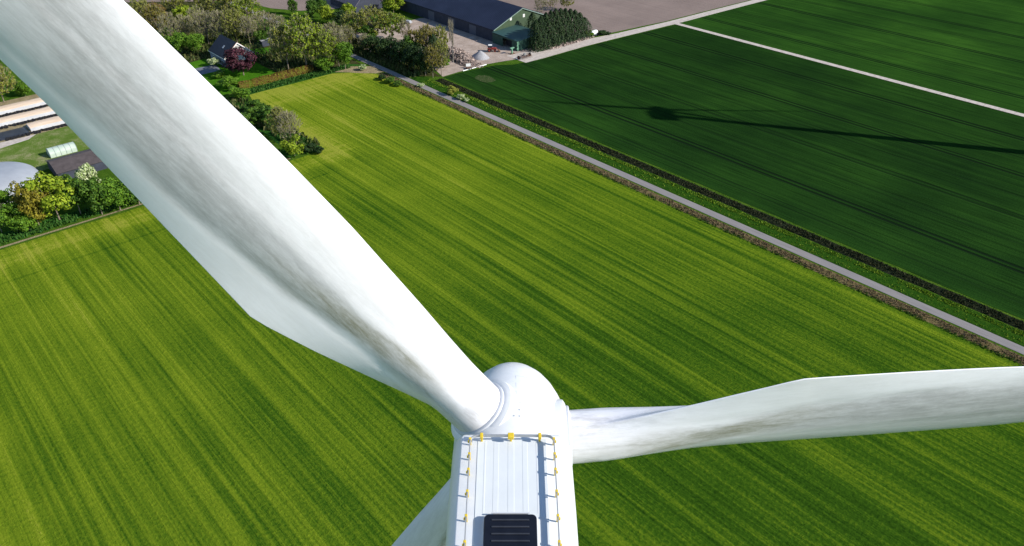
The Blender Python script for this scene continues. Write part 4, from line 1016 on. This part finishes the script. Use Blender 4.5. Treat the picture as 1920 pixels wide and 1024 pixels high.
T('budding', 'olive', 272, 52, -6, 46, 'olive tree at the top beside the blade')
T('leafy', 'lime', 346, 52, 6, 34, 'lime green tree at the top left of the wood')
T('leafy', 'lime', 370, 46, 6, 30, 'small lime green tree near the top of the wood')
T('bare', 'olive', 352, 78, 24, 44, 'grey bare tree below the lime green pair')
T('bare', 'olive', 374, 62, 10, 40, 'bare tree right of the lime green pair')
T('budding', 'olive', 408, 44, -14, 60, 'olive crown at the top edge above the small house')
T('budding', 'olive', 440, 48, -12, 56, 'olive crown at the top edge right of the first')
T('budding', 'lime', 470, 58, -8, 62, 'broad yellow-olive crown at the top edge beside the ploughed field')
T('bare', 'olive', 500, 72, 20, 50, 'grey bare tree below the broad yellow-olive crown')
T('bare', 'olive', 523, 74, 24, 44, 'bare tree behind the left side of the great linden')
T('budding', 'olive', 380, 20, -20, 50, 'tree at the top edge, hardly in view')
T('budding', 'olive', 330, 24, -20, 50, 'tree at the top edge right of the blade')
# great lindens
T('budding', 'olive', 542, 134, 44, 66, 'great olive green tree, leftmost of the three broad ones by the hedge')
T('bare', 'olive', 528, 118, 46, 44, 'grey twiggy tree leaning on the left side of the great olive trees')
T('budding', 'lime', 576, 132, 28, 92, 'tallest and broadest olive green tree above the end of the hedge')
T('budding', 'lime', 612, 130, 46, 66, 'olive tree on the right of the broadest one, near the road')
T('bare', 'olive', 636, 126, 50, 54, 'grey bare tree between the broad olive trees and the road')
T('leafy', 'green', 610, 134, 104, 38, 'leafy undergrowth tree at the foot of the olive trees')
T('leafy', 'green', 648, 130, 76, 38, 'fresh green tree right at the road bend')
T('bare', 'olive', 626, 88, 40, 44, 'grey bare tree behind the broad olive trees')
T('bare', 'olive', 650, 92, 48, 44, 'bare tree beyond the road bend')
# birches and bright trees at the top
T('leafy', 'deep', 551, 28, -8, 20, 'slender birch before the ploughed field, left of two')
T('leafy', 'deep', 587, 38, -6, 26, 'slender birch before the ploughed field, right of two')
T('leafy', 'deep', 604, 34, -10, 26, 'light green tree beside the right birch')
T('leafy', 'lime', 615, 44, 8, 36, 'bright lime green tree right of the birches')
T('leafy', 'lime', 654, 36, 2, 28, 'bright lime green tree left of the farmhouse')
T('leafy', 'dark', 640, 50, 18, 40, 'dark tree under the lime green one left of the farmhouse')
T('leafy', 'lime', 738, 24, -14, 40, 'bright lime green tree between the farmhouse and the barn')
T('leafy', 'red', 756, 14, -8, 14, 'small red-leaved tree beside the barn roof')
T('leafy', 'deep', 768, 16, -2, 16, 'small green bush tree at the barn roof corner')
# wood between road and yard
T('budding', 'olive', 668, 74, 20, 54, 'olive twiggy tree left of the large olive crown by the road')
T('budding', 'olive', 700, 78, 12, 72, 'large olive crown between the road and the farmhouse')
T('budding', 'lime', 735, 78, 22, 62, 'yellow-olive crown right of the large olive crown')
T('leafy', 'deep', 690, 84, 48, 40, 'green tree under the large olive crown')
T('budding', 'olive', 655, 84, 44, 40, 'pale twiggy tree where the road enters the wood')
T('leafy', 'dark', 700, 102, 66, 44, 'dark green tree on the road side, leftmost of the shaded row')
T('leafy', 'dark', 728, 112, 68, 46, 'dark green tree second in the shaded row along the road')
T('leafy', 'dark', 752, 122, 74, 46, 'dark green tree third in the shaded row along the road')
T('leafy', 'deep', 768, 118, 66, 40, 'green tree behind the shaded row')
T('leafy', 'dark', 776, 132, 80, 46, 'dark green tree fourth in the shaded row along the road')
T('leafy', 'dark', 798, 142, 88, 44, 'dark green tree near the end of the shaded row')
T('budding', 'rust', 782, 108, 52, 46, 'brownish budding tree above the shaded row')
T('budding', 'rust', 802, 118, 46, 44, 'golden brown tree beside the yard')
T('budding', 'olive', 826, 112, 48, 40, 'olive tree at the left border of the yard')
T('conifer', 'conifer', 814, 122, 64, 36, 'dark green conifer among the brown trees by the yard')
T('budding', 'rust', 812, 146, 84, 40, 'brown-green tree at the corner nearest the wheat')
T('budding', 'olive', 828, 142, 72, 34, 'pale olive tree with thin trunks at the yard corner')
T('shrub', 'green', 838, 128, 106, 18, 'small bright green bush at the yard corner')
T('poplar', 'twig', 845, 100, 40, 40, 'bare slender poplar before the barn wall, left of two')
T('poplar', 'twig', 850, 118, 42, 40, 'taller bare slender poplar by the rubble heap')
T('bare', 'rust', 762, 84, 34, 28, 'pinkish bare tree at the end of the lane')
T('bare', 'olive', 686, 96, 62, 36, 'grey twiggy tree beside the lane')
# conifer screen
for k in range(11):
    f_ = k/10.; px_ = 1004+f_*90; py_ = 95-f_*25.5
    top_ = [38, 30, 24, 20, 17, 16, 16, 17, 19, 24, 33][k]
    T('conifer', 'conifer', px_, py_, top_, 27, {0: 'low dark conifer at the left end of the dense screen, beside the annex', 10: 'low dark conifer at the right end of the dense screen, next to the yellow-green bush'}.get(k, 'tall dark conifer within the dense screen beside the barn gable'), group='conifers in the dense screen')
T('conifer', 'conifer', 998, 70, 24, 24, 'dark conifer standing close against the barn gable')
T('shrub', 'lime', 1103, 69, 55, 16, 'yellow-green bush at the right end of the conifer screen')
T('shrub', 'green', 1108, 70, 60, 13, 'small green bush in front of the white gas tank')
T('shrub', 'dark', 1126, 66, 56, 24, 'flat dark green bush beside the track, right of the gas tank')
T('shrub', 'dark', 1140, 65, 59, 14, 'smallest flat dark bush beside the track')
T('bare', 'olive', 1012, 30, -8, 24, 'bare tree behind the barn ridge, left of the pair')
T('bare', 'olive', 1032, 26, -16, 34, 'bare tree behind the conifer screen')
T('budding', 'olive', 1062, 20, -16, 32, 'olive tree behind the conifers beside the ploughed field')
# roadside
T('shrub', 'dark', 716, 150, 139, 20, 'dark bush at the bend on the meadow side of the road, left of three')
T('shrub', 'deep', 731, 156, 144, 22, 'dark bush at the meadow side of the road, middle of three')
T('shrub', 'deep', 746, 161, 150, 20, 'bush on the meadow side of the road, right of three')
T('shrub', 'white', 680, 132, 118, 16, 'white flowering bush at the field entrance by the road')
T('shrub', 'white', 789, 163, 155, 16, 'white flowering bush on the verge, nearer the wood')
T('shrub', 'white', 864, 187, 176, 18, 'white flowering bush on the verge, farther from the wood')
T('shrub', 'white', 874, 191, 183, 12, 'small white flowering bush next to the larger one on the verge')
T('shrub', 'olive', 848, 178, 160, 24, 'twiggy bush at the corner of the wheat by the ditch')
